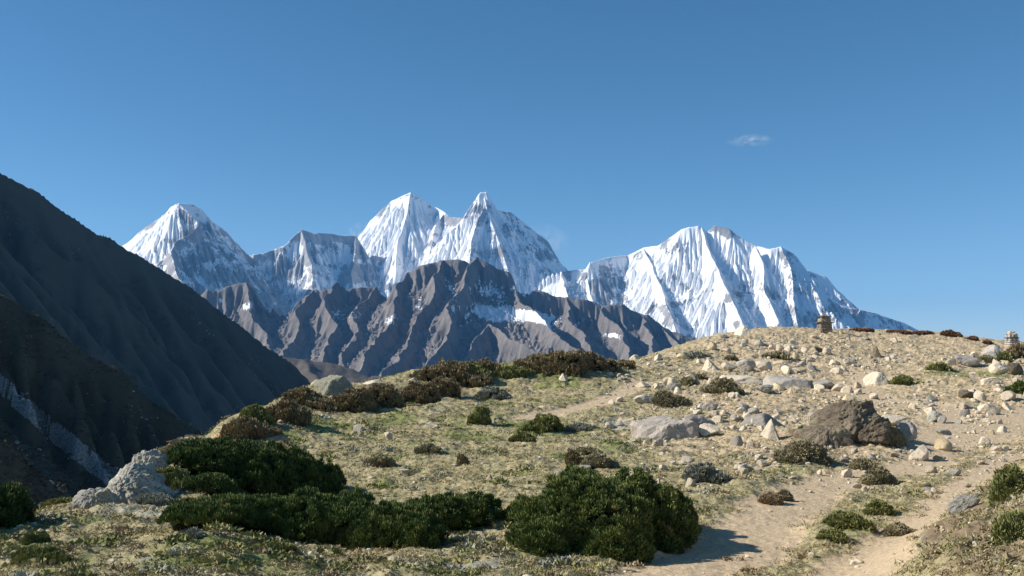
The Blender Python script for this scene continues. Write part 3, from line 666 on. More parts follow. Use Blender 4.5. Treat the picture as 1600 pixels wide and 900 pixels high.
def bush(name, label, cat, lobes, mat, group=None, cl=.1, nb=60, bl=.06, bw=.012, up=.6, dens=1.5, seed=1, tintmean=.4, tintpatch=None, stems=True, core=.8, loc=None):
    """lobes: (x,y,z,rx,ry,rz) in metres relative to loc (z = ground there)"""
    rg = np.random.default_rng(seed)
    C, R, Dn, T = [], [], [], []
    coreV, coreF, off = [], [], 0
    Lb = np.array(lobes, float)
    for (x, y, z, rx, ry, rz) in lobes:
        area = 2 * math.pi * ((rx * ry) ** .8 + 2 * (rx * rz) ** .8) / 1.6
        nn = max(6, int(dens * area / (math.pi * cl * cl)))
        v = sphere_dirs(nn, rg, -.15)
        lump = 1 + .24 * pn(v[:, 0] * 2.2 + x * 3 + seed, v[:, 1] * 2.2 + v[:, 2] * 1.7 + y * 3, seed)
        p = v * [rx, ry, rz] * (lump * rg.uniform(.80, 1.06, len(v)))[:, None]
        nrm = v / [rx, ry, rz]; nrm /= np.linalg.norm(nrm, axis=1, keepdims=True)
        p = p + [x, y, z]
        keep = np.ones(len(p), bool)
        for (a, b, c_, qx, qy, qz) in lobes:      # drop what lies deep inside another lobe
            if (a, b, c_) == (x, y, z): continue
            keep &= (((p - [a, b, c_]) / [qx, qy, qz]) ** 2).sum(1) > .6
        p, nrm = p[keep], nrm[keep]
        C.append(p); Dn.append(nrm); R.append(cl * rg.uniform(.6, 1.35, len(p)))
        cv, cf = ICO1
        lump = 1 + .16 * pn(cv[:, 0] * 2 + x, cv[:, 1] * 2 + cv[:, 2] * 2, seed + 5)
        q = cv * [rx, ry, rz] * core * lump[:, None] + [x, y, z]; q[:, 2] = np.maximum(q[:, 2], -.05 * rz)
        coreV.append(q); coreF.append(cf + off); off += len(cv)  # solid dark lump in place of the shaded interior
    C = np.concatenate(C); Dn = np.concatenate(Dn); R = np.concatenate(R)
    t = tintmean + .28 * fbm(C[:, 0] / (cl * 3.5) + seed, C[:, 1] / (cl * 3.5) + C[:, 2] / (cl * 3), 3, seed + 3) + rg.normal(size=len(C)) * .06
    if tintpatch:
        for (x, y, z, r, val) in tintpatch:
            w = np.exp(-((C - [x, y, z]) ** 2).sum(1) / r ** 2); t = t * (1 - w) + val * w
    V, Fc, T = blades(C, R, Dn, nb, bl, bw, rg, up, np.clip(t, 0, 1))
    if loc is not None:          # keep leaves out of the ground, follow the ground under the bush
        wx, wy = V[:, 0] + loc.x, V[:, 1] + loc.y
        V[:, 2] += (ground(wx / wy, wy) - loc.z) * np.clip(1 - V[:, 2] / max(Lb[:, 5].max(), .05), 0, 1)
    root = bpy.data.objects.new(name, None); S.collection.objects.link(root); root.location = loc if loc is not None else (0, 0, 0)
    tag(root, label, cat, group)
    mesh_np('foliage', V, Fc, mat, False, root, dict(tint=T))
    # dark core lumps painted as the shade inside, plus twigs from the ground outwards
    cvv = np.concatenate(coreV)
    SV, SF, so_ = [cvv], [np.concatenate(coreF)], len(cvv)
    for k in range(1, len(lobes)):       # limbs joining the mounds under the leaves
        A0 = Lb[k, :3]; dd = np.linalg.norm(Lb[:k, :3] - A0, axis=1); B0 = Lb[int(dd.argmin()), :3]
        ax = (B0 - A0) / (np.linalg.norm(B0 - A0) + 1e-6); u = np.cross(ax, [0, 0, 1.01]); u /= np.linalg.norm(u) + 1e-6; w = np.cross(ax, u)
        SV.append(np.array([q + (u * math.cos(j * 1.2566) + w * math.sin(j * 1.2566)) * .03 for q in (A0, B0) for j in range(5)]))
        SF.append(np.array([f for j in range(5) for f in ([j, (j + 1) % 5, 5 + (j + 1) % 5], [j, 5 + (j + 1) % 5, 5 + j])]) + so_); so_ += 10
    if stems:
        for (x, y, z, rx, ry, rz) in lobes:
            for k in range(5):
                d = sphere_dirs(1, rg, .1)[0] * [rx, ry, rz] * 1.02
                a = np.array([x, y, -.05]) + rg.normal(size=3) * [.15 * rx, .15 * ry, 0]; b = np.array([x, y, z]) + d
                ax = (b - a) / (np.linalg.norm(b - a) + 1e-6); u = np.cross(ax, [0, 0, 1.01]); u /= np.linalg.norm(u) + 1e-6; w = np.cross(ax, u)
                r0_ = .012 + .02 * rz; r = []
                for q, rr in ((a, r0_), ((a + b) / 2 + rg.normal(size=3) * .04, r0_ * .6), (b, r0_ * .2)):
                    for j in range(5): r.append(q + (u * math.cos(j * 1.2566) + w * math.sin(j * 1.2566)) * rr)
                SV.append(np.array(r)); f = []
                for s_ in (0, 5):
                    for j in range(5):
                        e = (j + 1) % 5; f += [[s_ + j, s_ + e, s_ + 5 + e], [s_ + j, s_ + 5 + e, s_ + 5 + j]]
                SF.append(np.array(f) + so_); so_ += 15
    mesh_np('branches_and_shade_core', np.concatenate(SV), np.concatenate(SF), M_CORE, True, root)
    return root

def lobes_for(wm, hm, dm, n, rg):
    """uneven low mound: one main lobe, lower ones thinning out around it"""
    mx = rg.uniform(-.12, .12) * wm
    out = [(mx, 0, hm * .05, wm * .34, dm * .36, hm * .72)]
    for i in range(n + 2):
        t = rg.uniform(-1, 1); u = rg.uniform(-.8, .8)
        e = 1 - .62 * math.hypot(t, u * .8)
        out.append((t * wm * .36, u * dm * .34, hm * .05, wm * rg.uniform(.13, .24), dm * rg.uniform(.16, .28), hm * max(.2, e) * rg.uniform(.45, .8)))
    return out
def px_bush(name, label, cat, px, py, w, h, mat, n=3, depth=.8, seed=1, group=None, **kw):
    p = ray(px, py); sc = p.y / F
    wm, hm = w * sc, h * sc; dm = wm * depth
    p = ray(px, py); x0 = p.x; yy = p.y + dm * .45
    loc = Vector((x0 * yy / p.y, yy, gz(x0 * yy / p.y, yy)))
    if loc.z > p.z + hm * .35: loc.z = loc.z
    rg = np.random.default_rng(seed)
    a = dict(cl=max(.035, min(.11, hm * .16)), nb=50)
    a['bl'] = max(.03, min(.07, hm * .09)); a['bw'] = max(.008, p.y * .0009)
    a['bl'] = max(a['bl'], p.y * .0022); a['cl'] = max(a['cl'], p.y * .0026)
    a.update(kw)
    return bush(name, label, cat, lobes_for(wm, hm, dm, n, rg), mat, group, seed=seed, loc=loc, **a)

# the four big junipers, lobes laid out from the photo (metres around the surveyed foot)
def multi(name, label, cat, foot, items, mat, seed, **kw):
    """items: (px, base py, width px, height px, depth m)"""
    p0 = ray(*foot); L = []
    for (px, py, w, h, dm) in items:
        p = ray(px, py); sc = p.y / F; yy = p.y + dm * .45; x = p.x * yy / p.y
        hm = h * sc
        L.append((x - p0.x, yy - p0.y, gz(x, yy) - p0.z + hm * .12, w * sc * .48, dm * .5, hm * .66))
    return bush(name, label, cat, L, mat, seed=seed, loc=p0, **kw)
multi('juniper_bush', 'large round dark green juniper bush beside the sandy path, rusty at its right end', 'bush', (945, 868),
    [(868, 858, 130, 98, 1.2), (925, 866, 180, 136, 1.5), (990, 855, 170, 126, 1.5), (1040, 838, 90, 80, 1.0), (822, 826, 74, 46, .8), (905, 800, 110, 75, 1.2), (1064, 828, 44, 54, .6), (960, 872, 90, 64, .7), (850, 868, 70, 66, .6)],
    F_JUN, 3, cl=.07, nb=95, bl=.042, bw=.0095, dens=2.0, tintmean=.52, tintpatch=[(.98, .5, .35, .26, .97), (.7, .1, .2, .2, .8)])
multi('juniper_bush', 'long low dark green juniper hedge-like bush behind the small earth mound', 'bush', (480, 850),
    [(300, 832, 80, 40, .9), (350, 830, 110, 52, 1.0), (415, 838, 120, 62, 1.1), (480, 850, 130, 74, 1.1), (545, 856, 130, 76, 1.1), (610, 858, 120, 72, 1.1), (655, 856, 70, 60, .9)],
    F_JUN, 5, cl=.065, nb=90, bl=.048, bw=.0095, up=.9, dens=2.0, tintmean=.45)
multi('juniper_bush', 'small dark juniper bush between the long low one and the large round one', 'bush', (705, 830),
    [(665, 822, 70, 42, .9), (705, 832, 90, 54, 1.0), (745, 828, 70, 48, .9)],
    F_JUN, 7, cl=.07, nb=85, bl=.043, bw=.010, dens=2.0, tintmean=.36)
multi('juniper_bush', 'tall dark juniper bush behind the long low one, left edge of the slope', 'bush', (400, 775),
    [(305, 750, 80, 42, 1.4), (345, 764, 120, 64, 1.6), (400, 778, 130, 78, 1.8), (455, 778, 110, 76, 1.7), (500, 777, 66, 56, 1.2), (375, 750, 130, 40, 1.2), (330, 775, 60, 30, .8)],
    F_JUN, 9, cl=.085, nb=80, bl=.05, bw=.013, dens=2.0, tintmean=.34)
multi('juniper_bush', 'nearly black juniper bush cut off by the left picture edge', 'bush', (-5, 830),
    [(-50, 835, 100, 80, 1.4), (5, 828, 56, 66, .9), (-120, 835, 110, 90, 1.4)],
    F_JUN, 11, cl=.085, nb=60, bl=.06, bw=.014, dens=2.0, tintmean=.25)
# shrubs of the crest and the slope: (kind, px, base py, w, h, lobes, depth, label)
SH = [
 ('brown_shrub', F_BRN, 375, 690, 81, 30, 2, .9, 'brown shrub on the steep left edge above the tall dark juniper'),
 ('green_shrub', F_GRN, 392, 672, 60, 30, 2, .9, 'olive green shrub on the left brink of the hillside'),
 ('brown_shrub', F_BRN, 300, 712, 89, 24, 2, .9, 'rusty low shrub between the white rock slab and the tall dark juniper'),
 ('brown_shrub', F_BRN, 408, 684, 67, 19, 2, .8, 'brown shrub above the bare orange cut bank'),
 ('brown_shrub', F_BRN, 442, 660, 89, 34, 2, .9, 'brown shrub on the brink left of the leaning boulder, lower of two'),
 ('brown_shrub', F_BRN, 470, 638, 81, 24, 2, .9, 'brown shrub just left of the leaning boulder, upper of two'),
 ('brown_shrub', F_BRN, 545, 645, 94, 34, 3, .9, 'brown shrub in front of the leaning boulder'),
 ('brown_shrub', F_BRN, 590, 638, 83, 39, 3, .9, 'dense brown shrub right of the leaning boulder'),
 ('brown_shrub', F_BRN, 650, 630, 81, 34, 2, .9, 'brown shrub on the crest right of the small block shaped rock'),
 ('brown_shrub', F_BRN, 705, 604, 121, 36, 3, .7, 'tall brown shrub on the crest behind the bright green one'),
 ('brown_shrub', F_BRN, 688, 622, 67, 28, 2, .9, 'brown shrub left of the bright green one'),
 ('green_shrub', F_GRN, 738, 604, 74, 32, 3, .7, 'bright green shrub on the crest in front of brown shrubs'),
 ('brown_shrub', F_BRN, 762, 590, 54, 17, 2, .7, 'small brown shrub at the right end of the crest thicket'),
 ('green_shrub', F_GRN, 805, 592, 70, 14, 2, .6, 'low green shrub in the dip between two crest thickets'),
 ('brown_shrub', F_BRN, 845, 585, 81, 22, 2, .7, 'olive brown shrub at the left of the rounded crest thicket'),
 ('brown_shrub', F_BRN, 880, 592, 108, 32, 3, .7, 'rounded dark brown shrub on the crest behind the white triangular stone'),
 ('brown_shrub', F_BRN, 926, 584, 81, 24, 2, .7, 'brown shrub at the right of the rounded crest thicket'),
 ('brown_shrub', F_BRN, 972, 574, 45, 9, 1, .8, 'very small brown shrub on the crest left of the rock field'),
 ('cushion_plant', F_GRY, 765, 624, 66, 20, 3, .7, 'grey cushion plant with a dark left side below the crest thicket'),
 ('green_shrub', F_GRN, 748, 662, 36, 24, 2, .8, 'green tuft of scrub on the slope left of the low spreading green shrub'),
 ('green_shrub', F_GRN, 848, 678, 66, 30, 3, .8, 'low spreading green shrub in the middle of the grassy slope'),
 ('cushion_plant', F_GRY, 905, 676, 60, 12, 3, .7, 'flat grey cushion plant right of the spreading green shrub'),
 ('green_shrub', F_GRN, 815, 692, 40, 14, 2, .7, 'small green cushion in front of the spreading green shrub'),
 ('cushion_plant', F_DRK, 668, 710, 40, 11, 2, .8, 'dark flat cushion plant on the left slope above the flat pale stone'),
 ('cushion_plant', F_DRK, 592, 732, 50, 16, 2, .8, 'dark cushion plant on the slope right of the tall juniper'),
 ('dead_bush', F_DRK, 722, 727, 14, 16, 1, .8, 'tiny upright dark twig bush alone on the slope'),
 ('dead_bush', F_BRN, 898, 726, 24, 22, 1, .8, 'small brown dead bush behind the large juniper'),
 ('cushion_plant', F_DRK, 938, 734, 56, 20, 2, .8, 'dark domed cushion plant just behind the large round juniper'),
 ('cushion_plant', F_DRK, 915, 712, 40, 8, 2, .8, 'flat dark cushion plant above the domed one'),
 ('cushion_plant', F_GRY, 1098, 756, 64, 28, 3, .8, 'grey green cushion shrub casting a shadow on sand right of the large juniper'),
 ('tussock', F_DRK, 1260, 726, 92, 38, 4, .7, 'wide dark shrub in front of the big brown boulder'),
 ('tussock', F_DRK, 1130, 615, 52, 26, 3, .8, 'dark rounded shrub with a long shadow amid the rock field'),
 ('tussock', F_DRK, 1045, 638, 54, 22, 3, .8, 'brown shrub above the speckled flat slab'),
 ('tussock', F_TAN, 1200, 790, 42, 16, 2, .8, 'dry brown tussock on the path right of the large juniper'),
 ('tussock', F_DRK, 1224, 783, 22, 16, 1, .9, 'small dark leaning tussock on the path'),
 ('tussock', F_DRK, 1372, 758, 50, 24, 2, .8, 'brown tussock casting a shadow on the path below the big brown boulder'),
 ('tussock', F_DRK, 1350, 733, 38, 16, 2, .8, 'small olive tussock under the big brown boulder'),
 ('tussock', F_DRK, 1390, 700, 50, 22, 2, .6, 'dark tussock at the right foot of the big brown boulder'),
 ('green_shrub', F_GRN, 1320, 828, 76, 22, 3, .6, 'low green mat shrub between the two sandy paths'),
 ('green_shrub', F_GRN, 1375, 806, 46, 22, 2, .7, 'green tuft with a dark top at the right of the low mat shrub'),
 ('green_shrub', F_GRN, 1300, 848, 50, 14, 2, .7, 'green mat beside the white litter'),
 ('tussock', F_DRK, 1400, 838, 50, 16, 2, .7, 'dark tussock beside the right hand path'),
 ('green_shrub', F_GRN, 1588, 780, 66, 52, 3, .7, 'green shrub on the near bank at the right edge'),
 ('green_shrub', F_GRN, 1590, 845, 90, 32, 3, .6, 'low green shrub on the near bank, lower right edge'),
 ('green_shrub', F_GRN, 1465, 580, 34, 9, 2, .8, 'dark green low bush on the far grassy knoll, right of a longer one'),
 ('green_shrub', F_GRN, 1410, 602, 36, 14, 2, .8, 'dark green bush at the left foot of the far grassy knoll'),
 ('green_shrub', F_JUN, 1590, 616, 36, 24, 2, .8, 'dark green bush at the right edge below the pale boulders'),
 ('brown_shrub', F_BRN, 1588, 562, 34, 22, 2, .8, 'brown bush beside the right hand stone cairn'),
 ('green_shrub', F_GRN, 1568, 569, 24, 16, 1, .8, 'small green bush below the right hand cairn'),
 ('green_shrub', F_DRK, 1545, 568, 30, 10, 2, .8, 'dull bush in front of the grey boulder below the right hand cairn'),
 ('red_shrub', F_RED, 1486, 527, 32, 8, 3, .6, 'reddish bush on the skyline between the two cairns, largest'),
 ('red_shrub', F_RED, 1520, 532, 18, 5, 2, .6, 'reddish bush on the skyline, right of the largest'),
 ('red_shrub', F_RED, 1543, 539, 14, 6, 1, .6, 'small round reddish bush nearest the right hand cairn'),
 ('red_shrub', F_RED, 1440, 523, 40, 3, 3, .4, 'thin reddish scrub on the skyline left of the largest red bush'),
 ('red_shrub', F_RED, 1400, 521, 44, 3, 3, .4, 'thin reddish scrub on the skyline midway between the cairns'),
 ('red_shrub', F_RED, 1345, 519, 40, 3, 3, .4, 'thin reddish scrub on the skyline right of the large cairn'),
 ('green_shrub', F_GRN, 47, 850, 15, 13, 1, .9, 'left one of two tiny round green shrubs at the bottom left'),
 ('green_shrub', F_GRN, 66, 849, 20, 17, 1, .9, 'right one of two tiny round green shrubs at the bottom left'),
 ('green_shrub', F_GRN, 90, 782, 60, 14, 2, .9, 'olive bush on the brink left of the white rock slab'),
 ('tussock', F_DRK, 262, 722, 44, 20, 2, .8, 'dark scrub on top of the white rock slab'),
 ('green_shrub', F_GRN, 268, 768, 70, 24, 3, .8, 'yellow green scrub between the white rock slab and the tall juniper'),
 ('cushion_plant', F_GRY, 240, 790, 70, 12, 3, .8, 'pale grey mat at the foot of the white rock slab'),
 ('green_shrub', F_GRN, 70, 882, 100, 22, 4, .6, 'low green mat with dark shadowed edge at the bottom left'),
 ('green_shrub', F_GRN, 430, 866, 70, 16, 3, .6, 'green mat on the right side of the small earth mound'),
 ('cushion_plant', F_GRY, 305, 842, 26, 10, 1, .8, 'pale grey cushion on top of the small earth mound'),
 ('cushion_plant', F_GRY, 1085, 562, 44, 8, 2, .8, 'flat green grey mat high on the rocky slope'),
 ('tussock', F_DRK, 1075, 603, 24, 10, 1, .8, 'small brown tussock among stones left of the dark rounded shrub'),
 ('tussock', F_DRK, 1095, 594, 26, 9, 1, .8, 'brown tussock behind the dark rounded shrub'),
 ('tussock', F_DRK, 1215, 562, 36, 8, 2, .8, 'flat dark scrub above the long pale slabs'),
 ('tussock', F_DRK, 1142, 565, 22, 8, 1, .8, 'dark scrub left above the round grey boulder'),
]
DENS = {}
for i, (nm, mt, px, py, w, h, nl, dp, lb) in enumerate(SH):
    cat = {'brown_shrub': 'shrub', 'green_shrub': 'shrub', 'cushion_plant': 'cushion plant', 'dead_bush': 'dead bush', 'tussock': 'tussock', 'red_shrub': 'shrub'}[nm]
    far = ray(px, py).y > 50
    px_bush(nm, lb, cat, px, py, w, h, mt, nl, dp, seed=100 + i, up=.5 if nm != 'tussock' else .3, tintmean=.45, **(dict(bl=.11, cl=.11) if nm == 'red_shrub' else {}), nb=26 if far else 44, stems=not far, core=.82)

# ------------------------------------------------------------------ rocks
def rock_mat(name, a, b, c, d=None, sc=3.0, sp=.5):
    m = M(name, .9, .2)
    oi = m.n.new('ShaderNodeObjectInfo')
    n1 = m.noise(sc, 6, None, .65); n2 = m.noise(sc * 7, 5, None, .7); n3 = m.noise(sc * .5, 3)
    cc = m.mix(m.step(n1, .35, .65), a, b)
    cc = m.mix(m.step(n2, sp, sp + .2), cc, c)
    if d: cc = m.mix(m.step(n3, .55, .7), cc, d)
    hv = m.n.new('ShaderNodeHueSaturation'); m.l.new(cc, hv.inputs['Color'])
    m.l.new(m.math('MULTIPLY_ADD', oi.outputs['Random'], .4, .8), hv.inputs['Value'])
    m.bump(n1, .06, .6); m.bump(n2, .02, .8)
    return m.col(hv.outputs[0])
R_PALE = rock_mat('pale_granite', (.60, .50, .36), (.72, .62, .47), (.38, .31, .22), (.50, .39, .25))
R_GREY = rock_mat('grey_gneiss', (.34, .305, .26), (.44, .40, .335), (.21, .19, .16), (.36, .31, .23))
R_YEL = rock_mat('yellow_sandstone', (.60, .47, .27), (.68, .56, .36), (.42, .33, .20))
R_BRN = rock_mat('brown_weathered_rock', (.145, .115, .08), (.24, .19, .13), (.08, .068, .05), (.25, .22, .13), sc=1.8, sp=.46)
R_SPK = rock_mat('speckled_pink_granite', (.46, .39, .31), (.56, .49, .41), (.22, .19, .17), sc=5, sp=.44)
R_WHT = rock_mat('white_lichen_rock', (.32, .30, .25), (.52, .49, .42), (.16, .15, .115), (.24, .22, .15), sc=2.0, sp=.45)
R_GRN = rock_mat('lichen_green_rock', (.22, .21, .15), (.30, .28, .21), (.13, .125, .09), (.26, .23, .16), sc=1.5)

def rock_verts(seed, sub=2, planes=11, rough=.05, sharp=26, form=None):
    rg = np.random.default_rng(seed)
    V, Fc = (ICO0, ICO1, ICO2, ICO3, ICO4)[sub]
    N = rg.normal(size=(planes, 3)); N /= np.linalg.norm(N, axis=1, keepdims=True); D = rg.uniform(.55, 1.0, planes)
    if form: N = np.array([q[:3] for q in form], float); N /= np.linalg.norm(N, axis=1, keepdims=True); D = np.array([q[3] for q in form])
    dt = V @ N.T; r = 1 / np.maximum(dt / D, 1e-3) ; r = np.where(dt > .02, r, 9.)
    r = np.minimum(r, 1.35)
    rr = (np.sum(r ** -sharp, axis=1)) ** (-1 / sharp)
    rr *= 1 + rough * (fbm(V[:, 0] * 2.3 + seed, V[:, 1] * 2.3 + V[:, 2] * 1.9, 4 if sub < 4 else 6, seed, .5 if sub < 4 else .62) * 1.3 + .7 * fbm(V[:, 1] * 2.9 + seed, V[:, 0] * 1.7 - V[:, 2] * 2.6, 3 if sub < 4 else 6, seed + 9, .55)) * 1.8
    W_ = V * rr[:, None]
    mn, mx = W_.min(0), W_.max(0); W_ = (W_ - (mn + mx) / 2) / ((mx - mn) / 2)
    return W_, Fc
def rock_mesh(name, seed, mat, **kw):
    W_, Fc = rock_verts(seed, **kw); return mesh_np(name, W_, Fc, mat, False, link=False)
def put_rock(name, label, me, px, py, w, h, depth=.8, rot=None, tilt=(0, 0), sink=.22, group=None, cat='rock'):
    p = ray(px, py); sc = p.y / F; wm, hm = w * sc, h * sc
    o = obj(name, me)
    dm = wm * depth
    y = p.y + dm * .3; x = p.x * y / p.y
    o.scale = (wm / 2, dm / 2, hm / 2 / (1 - sink) )
    o.location = (x, y, gz(x, y) + hm / 2 / (1 - sink) * (1 - 2 * sink))
    o.rotation_euler = (tilt[0], tilt[1], rot if rot is not None else rnd.uniform(-.35, .35))
    return tag(o, label, cat, group)
def one(name, label, mat, px, py, w, h, seed, depth=.8, rot=0, tilt=(0, 0), sink=.2, **kw):
    kw.setdefault('sub', 3)
    return put_rock(name, label, rock_mesh(name, seed, mat, **kw), px, py, w, h, depth, rot, tilt, sink, cat='boulder' if name == 'boulder' else 'rock')

PYR = [(-1, -.35, .55, .5), (.9, -.4, .45, .42), (.1, 1, .4, .5), (0, 0, -1, .5), (-.3, -1, .35, .5)]
MND = [(-.75, -.35, .75, .62), (.95, -.2, .5, .62), (.1, -.9, .7, .66), (.2, .9, .5, .6), (0, 0, -1, .5), (.1, 0, 1, .66), (-.35, -.7, .85, .74), (.65, -.6, .7, .72)]
SLB = [(0, -.15, 1, .34), (0, 0, -1, .4), (-1, -.2, .25, .95), (1, -.2, .1, .9), (0, -1, .35, .6), (0, 1, .1, .7), (-.4, -.6, .9, .5), (.6, .2, .8, .5)]
one('boulder', 'big dark brown weathered boulder like a hump, largest on the slope', R_BRN, 1335, 692, 134, 52, 5, .8, .1, sink=.25, form=MND, rough=.15, sharp=22, sub=4)
one('boulder', 'brown block forming the steep right end of the big brown hump', R_BRN, 1368, 698, 62, 38, 15, .8, .2, sink=.2, rough=.12, sub=4, sharp=22)
one('boulder', 'low brown sloping rock at the left foot of the big brown hump', R_BRN, 1290, 697, 84, 30, 92, .7, .1, (0, -.2), form=SLB, sink=.35, rough=.10, sub=4)
one('boulder', 'grey rounded boulder at the right foot of the big brown one', R_GREY, 1417, 692, 34, 30, 6, .8, .1, (0, .2), planes=9)
one('rock', 'pale pyramid shaped rock with a dark right face left of the big brown boulder', R_PALE, 1206, 686, 34, 28, 7, .8, .1, form=PYR, rough=.04)
one('boulder', 'long flat speckled pinkish slab in the middle of the stony slope', R_SPK, 1042, 686, 112, 30, 8, .55, .12, (.1, -.16), form=SLB, rough=.08, sink=.3)
one('boulder', 'knobbly higher end of the speckled slab', R_SPK, 1090, 678, 60, 26, 18, .7, .1, (0, .15), rough=.09, sink=.3)
one('rock', 'small tan rock just right of the speckled slab end', R_PALE, 1108, 684, 34, 18, 9, .8)
one('boulder', 'smooth grey half buried rock above the pyramid shaped one', R_GREY, 1190, 666, 66, 20, 10, .6, .1, (0, -.15), planes=8, rough=.03, sink=.35)
one('boulder', 'rounded grey boulder on the upper rock field', R_GREY, 1166, 580, 30, 19, 12, .9, planes=14)
one('rock', 'pale tilted pointed rock left of the rounded grey boulder', R_PALE, 1110, 582, 36, 20, 13, .7, .1, (0, -.25), form=PYR, rough=.06)
one('rock', 'tan rock between the pointed one and the rounded grey boulder', R_PALE, 1140, 579, 26, 13, 14)
one('rock', 'broken whitish rock right of the rounded grey boulder', R_PALE, 1192, 578, 32, 14, 16)
one('rock', 'whitish rock next to the broken one, further right', R_PALE, 1218, 580, 24, 11, 17)
one('boulder', 'long smooth grey slab across the rock field', R_GREY, 1232, 603, 76, 15, 19, .6, 0, (0, .05), form=SLB, rough=.03, sink=.3)
one('boulder', 'long pale slab left of the smooth grey one', R_PALE, 1160, 598, 70, 10, 20, .6, 0, form=SLB, rough=.05, sink=.3)
one('rock', 'grey rock at the right end of the smooth slab', R_GREY, 1258, 606, 28, 12, 21)
one('rock', 'grey flat rock right of the slabs', R_GREY, 1288, 607, 36, 12, 22, .6)
one('boulder', 'tan wedge shaped boulder beside the far grassy knoll', R_PALE, 1372, 602, 42, 20, 24, .8, 0, (0, .1), form=MND, rough=.05)
one('rock', 'pale boulder with a dark right side alone on the skyline', R_PALE, 1162, 524, 28, 15, 25, .9, 0, form=MND, rough=.04)
one('rock', 'dark pointed rock high on the slope below the skyline scrub', R_BRN, 1370, 560, 22, 17, 26, form=PYR, rough=.05)
one('rock', 'flat dark brown rock on the slope below the large cairn', R_BRN, 1274, 550, 28, 8, 27)
one('rock', 'pale rock with a pointed dark stone behind it', R_PALE, 1326, 571, 20, 13, 28)
one('rock', 'small dark pointed stone behind a pale rock', R_BRN, 1327, 561, 8, 9, 29, form=PYR)
one('boulder', 'dark grey humped boulder on the far grassy knoll', R_GREY, 1510, 572, 38, 17, 30, .8, 0, (0, .2))
one('boulder', 'grey pale boulder below the right hand cairn', R_GREY, 1554, 562, 38, 22, 31, .9, form=MND, rough=.05)
one('boulder', 'light grey boulder in front of the one below the right hand cairn', R_WHT, 1548, 566, 30, 16, 32)
one('boulder', 'pale blocky boulder on the right edge of the far knoll', R_PALE, 1562, 586, 34, 17, 33)
one('boulder', 'dark boulder next to the pale blocky one at the right edge', R_BRN, 1587, 588, 28, 20, 34)
one('rock', 'white angular block on sand right of the big brown boulder', R_PALE, 1436, 721, 32, 24, 35, .8, 0, rough=.03)
one('rock', 'yellow angular rock right above the white block', R_YEL, 1475, 705, 26, 17, 36, rough=.03)
one('rock', 'flat yellow rock right of the white block', R_YEL, 1469, 720, 20, 8, 37)
one('rock', 'whitish rock below the white block', R_PALE, 1455, 740, 20, 13, 38)
one('rock', 'flat grey rock in the stones near the right path', R_GREY, 1490, 744, 22, 8, 39)
one('rock', 'small yellow and dark rock above the right path', R_YEL, 1442, 764, 18, 9, 40)
one('rock', 'yellow oblong rock just above the right path', R_YEL, 1449, 778, 19, 10, 41, rot=-.4)
one('rock', 'pale yellow flat rock near the bank', R_YEL, 1511, 762, 14, 6, 42)
one('rock', 'tan leaning rock high on the sandy track', R_PALE, 1538, 694, 17, 11, 43)
one('rock', 'small orange tan rock above the leaning one', R_YEL, 1549, 680, 10, 8, 44)
one('rock', 'dull pale rock right of the leaning tan one', R_PALE, 1558, 706, 17, 8, 45)
one('boulder', 'grey and white upright boulder on the sandy track', R_WHT, 1460, 660, 24, 18, 46)
one('rock', 'dark grey rock against the upright boulder', R_GREY, 1472, 662, 14, 12, 47)
one('rock', 'flat light grey rock on the sandy track', R_WHT, 1474, 679, 22, 8, 48)
one('boulder', 'tan boulder on the rocky rise at the right', R_PALE, 1548, 604, 28, 13, 49)
one('boulder', 'brown topped boulder left end of the rocky rise at the right', R_BRN, 1512, 622, 28, 11, 50)
one('boulder', 'pale boulder on the rocky rise near the right edge', R_PALE, 1576, 628, 26, 16, 51)
one('rock', 'low pale rock with brown shade on the right track', R_PALE, 1545, 648, 34, 14, 52)
one('boulder', 'big leaning greenish grey boulder on the crest at the left', R_GRN, 521, 618, 56, 30, 53, .7, .25, (.05, -.42), form=SLB, rough=.05, sink=.15)
one('rock', 'small block shaped rock on the crest behind brown shrubs', R_PALE, 645, 599, 16, 9, 54)
one('rock', 'flat tan rock on the crest right of the leaning boulder', R_PALE, 585, 602, 36, 8, 55)
one('rock', 'white triangular stone below the rounded crest thicket', R_PALE, 880, 596, 20, 10, 56, form=PYR)
one('boulder', 'large white and grey lichen covered rock slab at the left brink', R_WHT, 200, 785, 134, 62, 57, .75, .15, (0, -.1), sink=.25, rough=.16, sharp=10, sub=4,
    form=[(-.62, -.30, .72, .34), (.8, -.3, .75, .62), (.1, -1, .55, .5), (0, 1, 0, .7), (0, 0, -1, .5), (.1, 0, 1, .66), (-.3, -.8, .6, .5)])
one('boulder', 'low whitish tongue of rock running down left from the large slab', R_WHT, 146, 792, 74, 30, 91, .6, .3, (0, -.35), rough=.14, sink=.3, sharp=10, form=SLB, sub=4)
one('boulder', 'pale hump forming the top of the white rock slab at the left brink', R_WHT, 236, 748, 58, 40, 58, .8, .3, (0, -.2), rough=.16, sink=.3, sharp=10, sub=4)
one('rock', 'flat grey rock behind the large round juniper', R_GREY, 908, 739, 30, 10, 59)
one('rock', 'dark flat rock left of the grey one behind the large juniper', R_GREY, 876, 741, 34, 7, 60)
one('rock', 'small tan triangular rock on the bare patch left of the large juniper', R_YEL, 765, 750, 14, 10, 61, form=PYR)
one('rock', 'flat pale stone on the left slope', R_PALE, 632, 740, 18, 6, 62)
one('rock', 'small pale block at the bottom left behind two tiny shrubs', R_YEL, 83, 832, 10, 10, 63)
one('rock', 'small bright white stone on the grass left of the speckled slab', R_PALE, 990, 695, 10, 6, 64)
one('rock', 'flat yellow stone on the grass below the speckled slab', R_YEL, 1088, 739, 26, 6, 65)
one('rock', 'round whitish stone above the path', R_PALE, 1156, 736, 18, 11, 66)
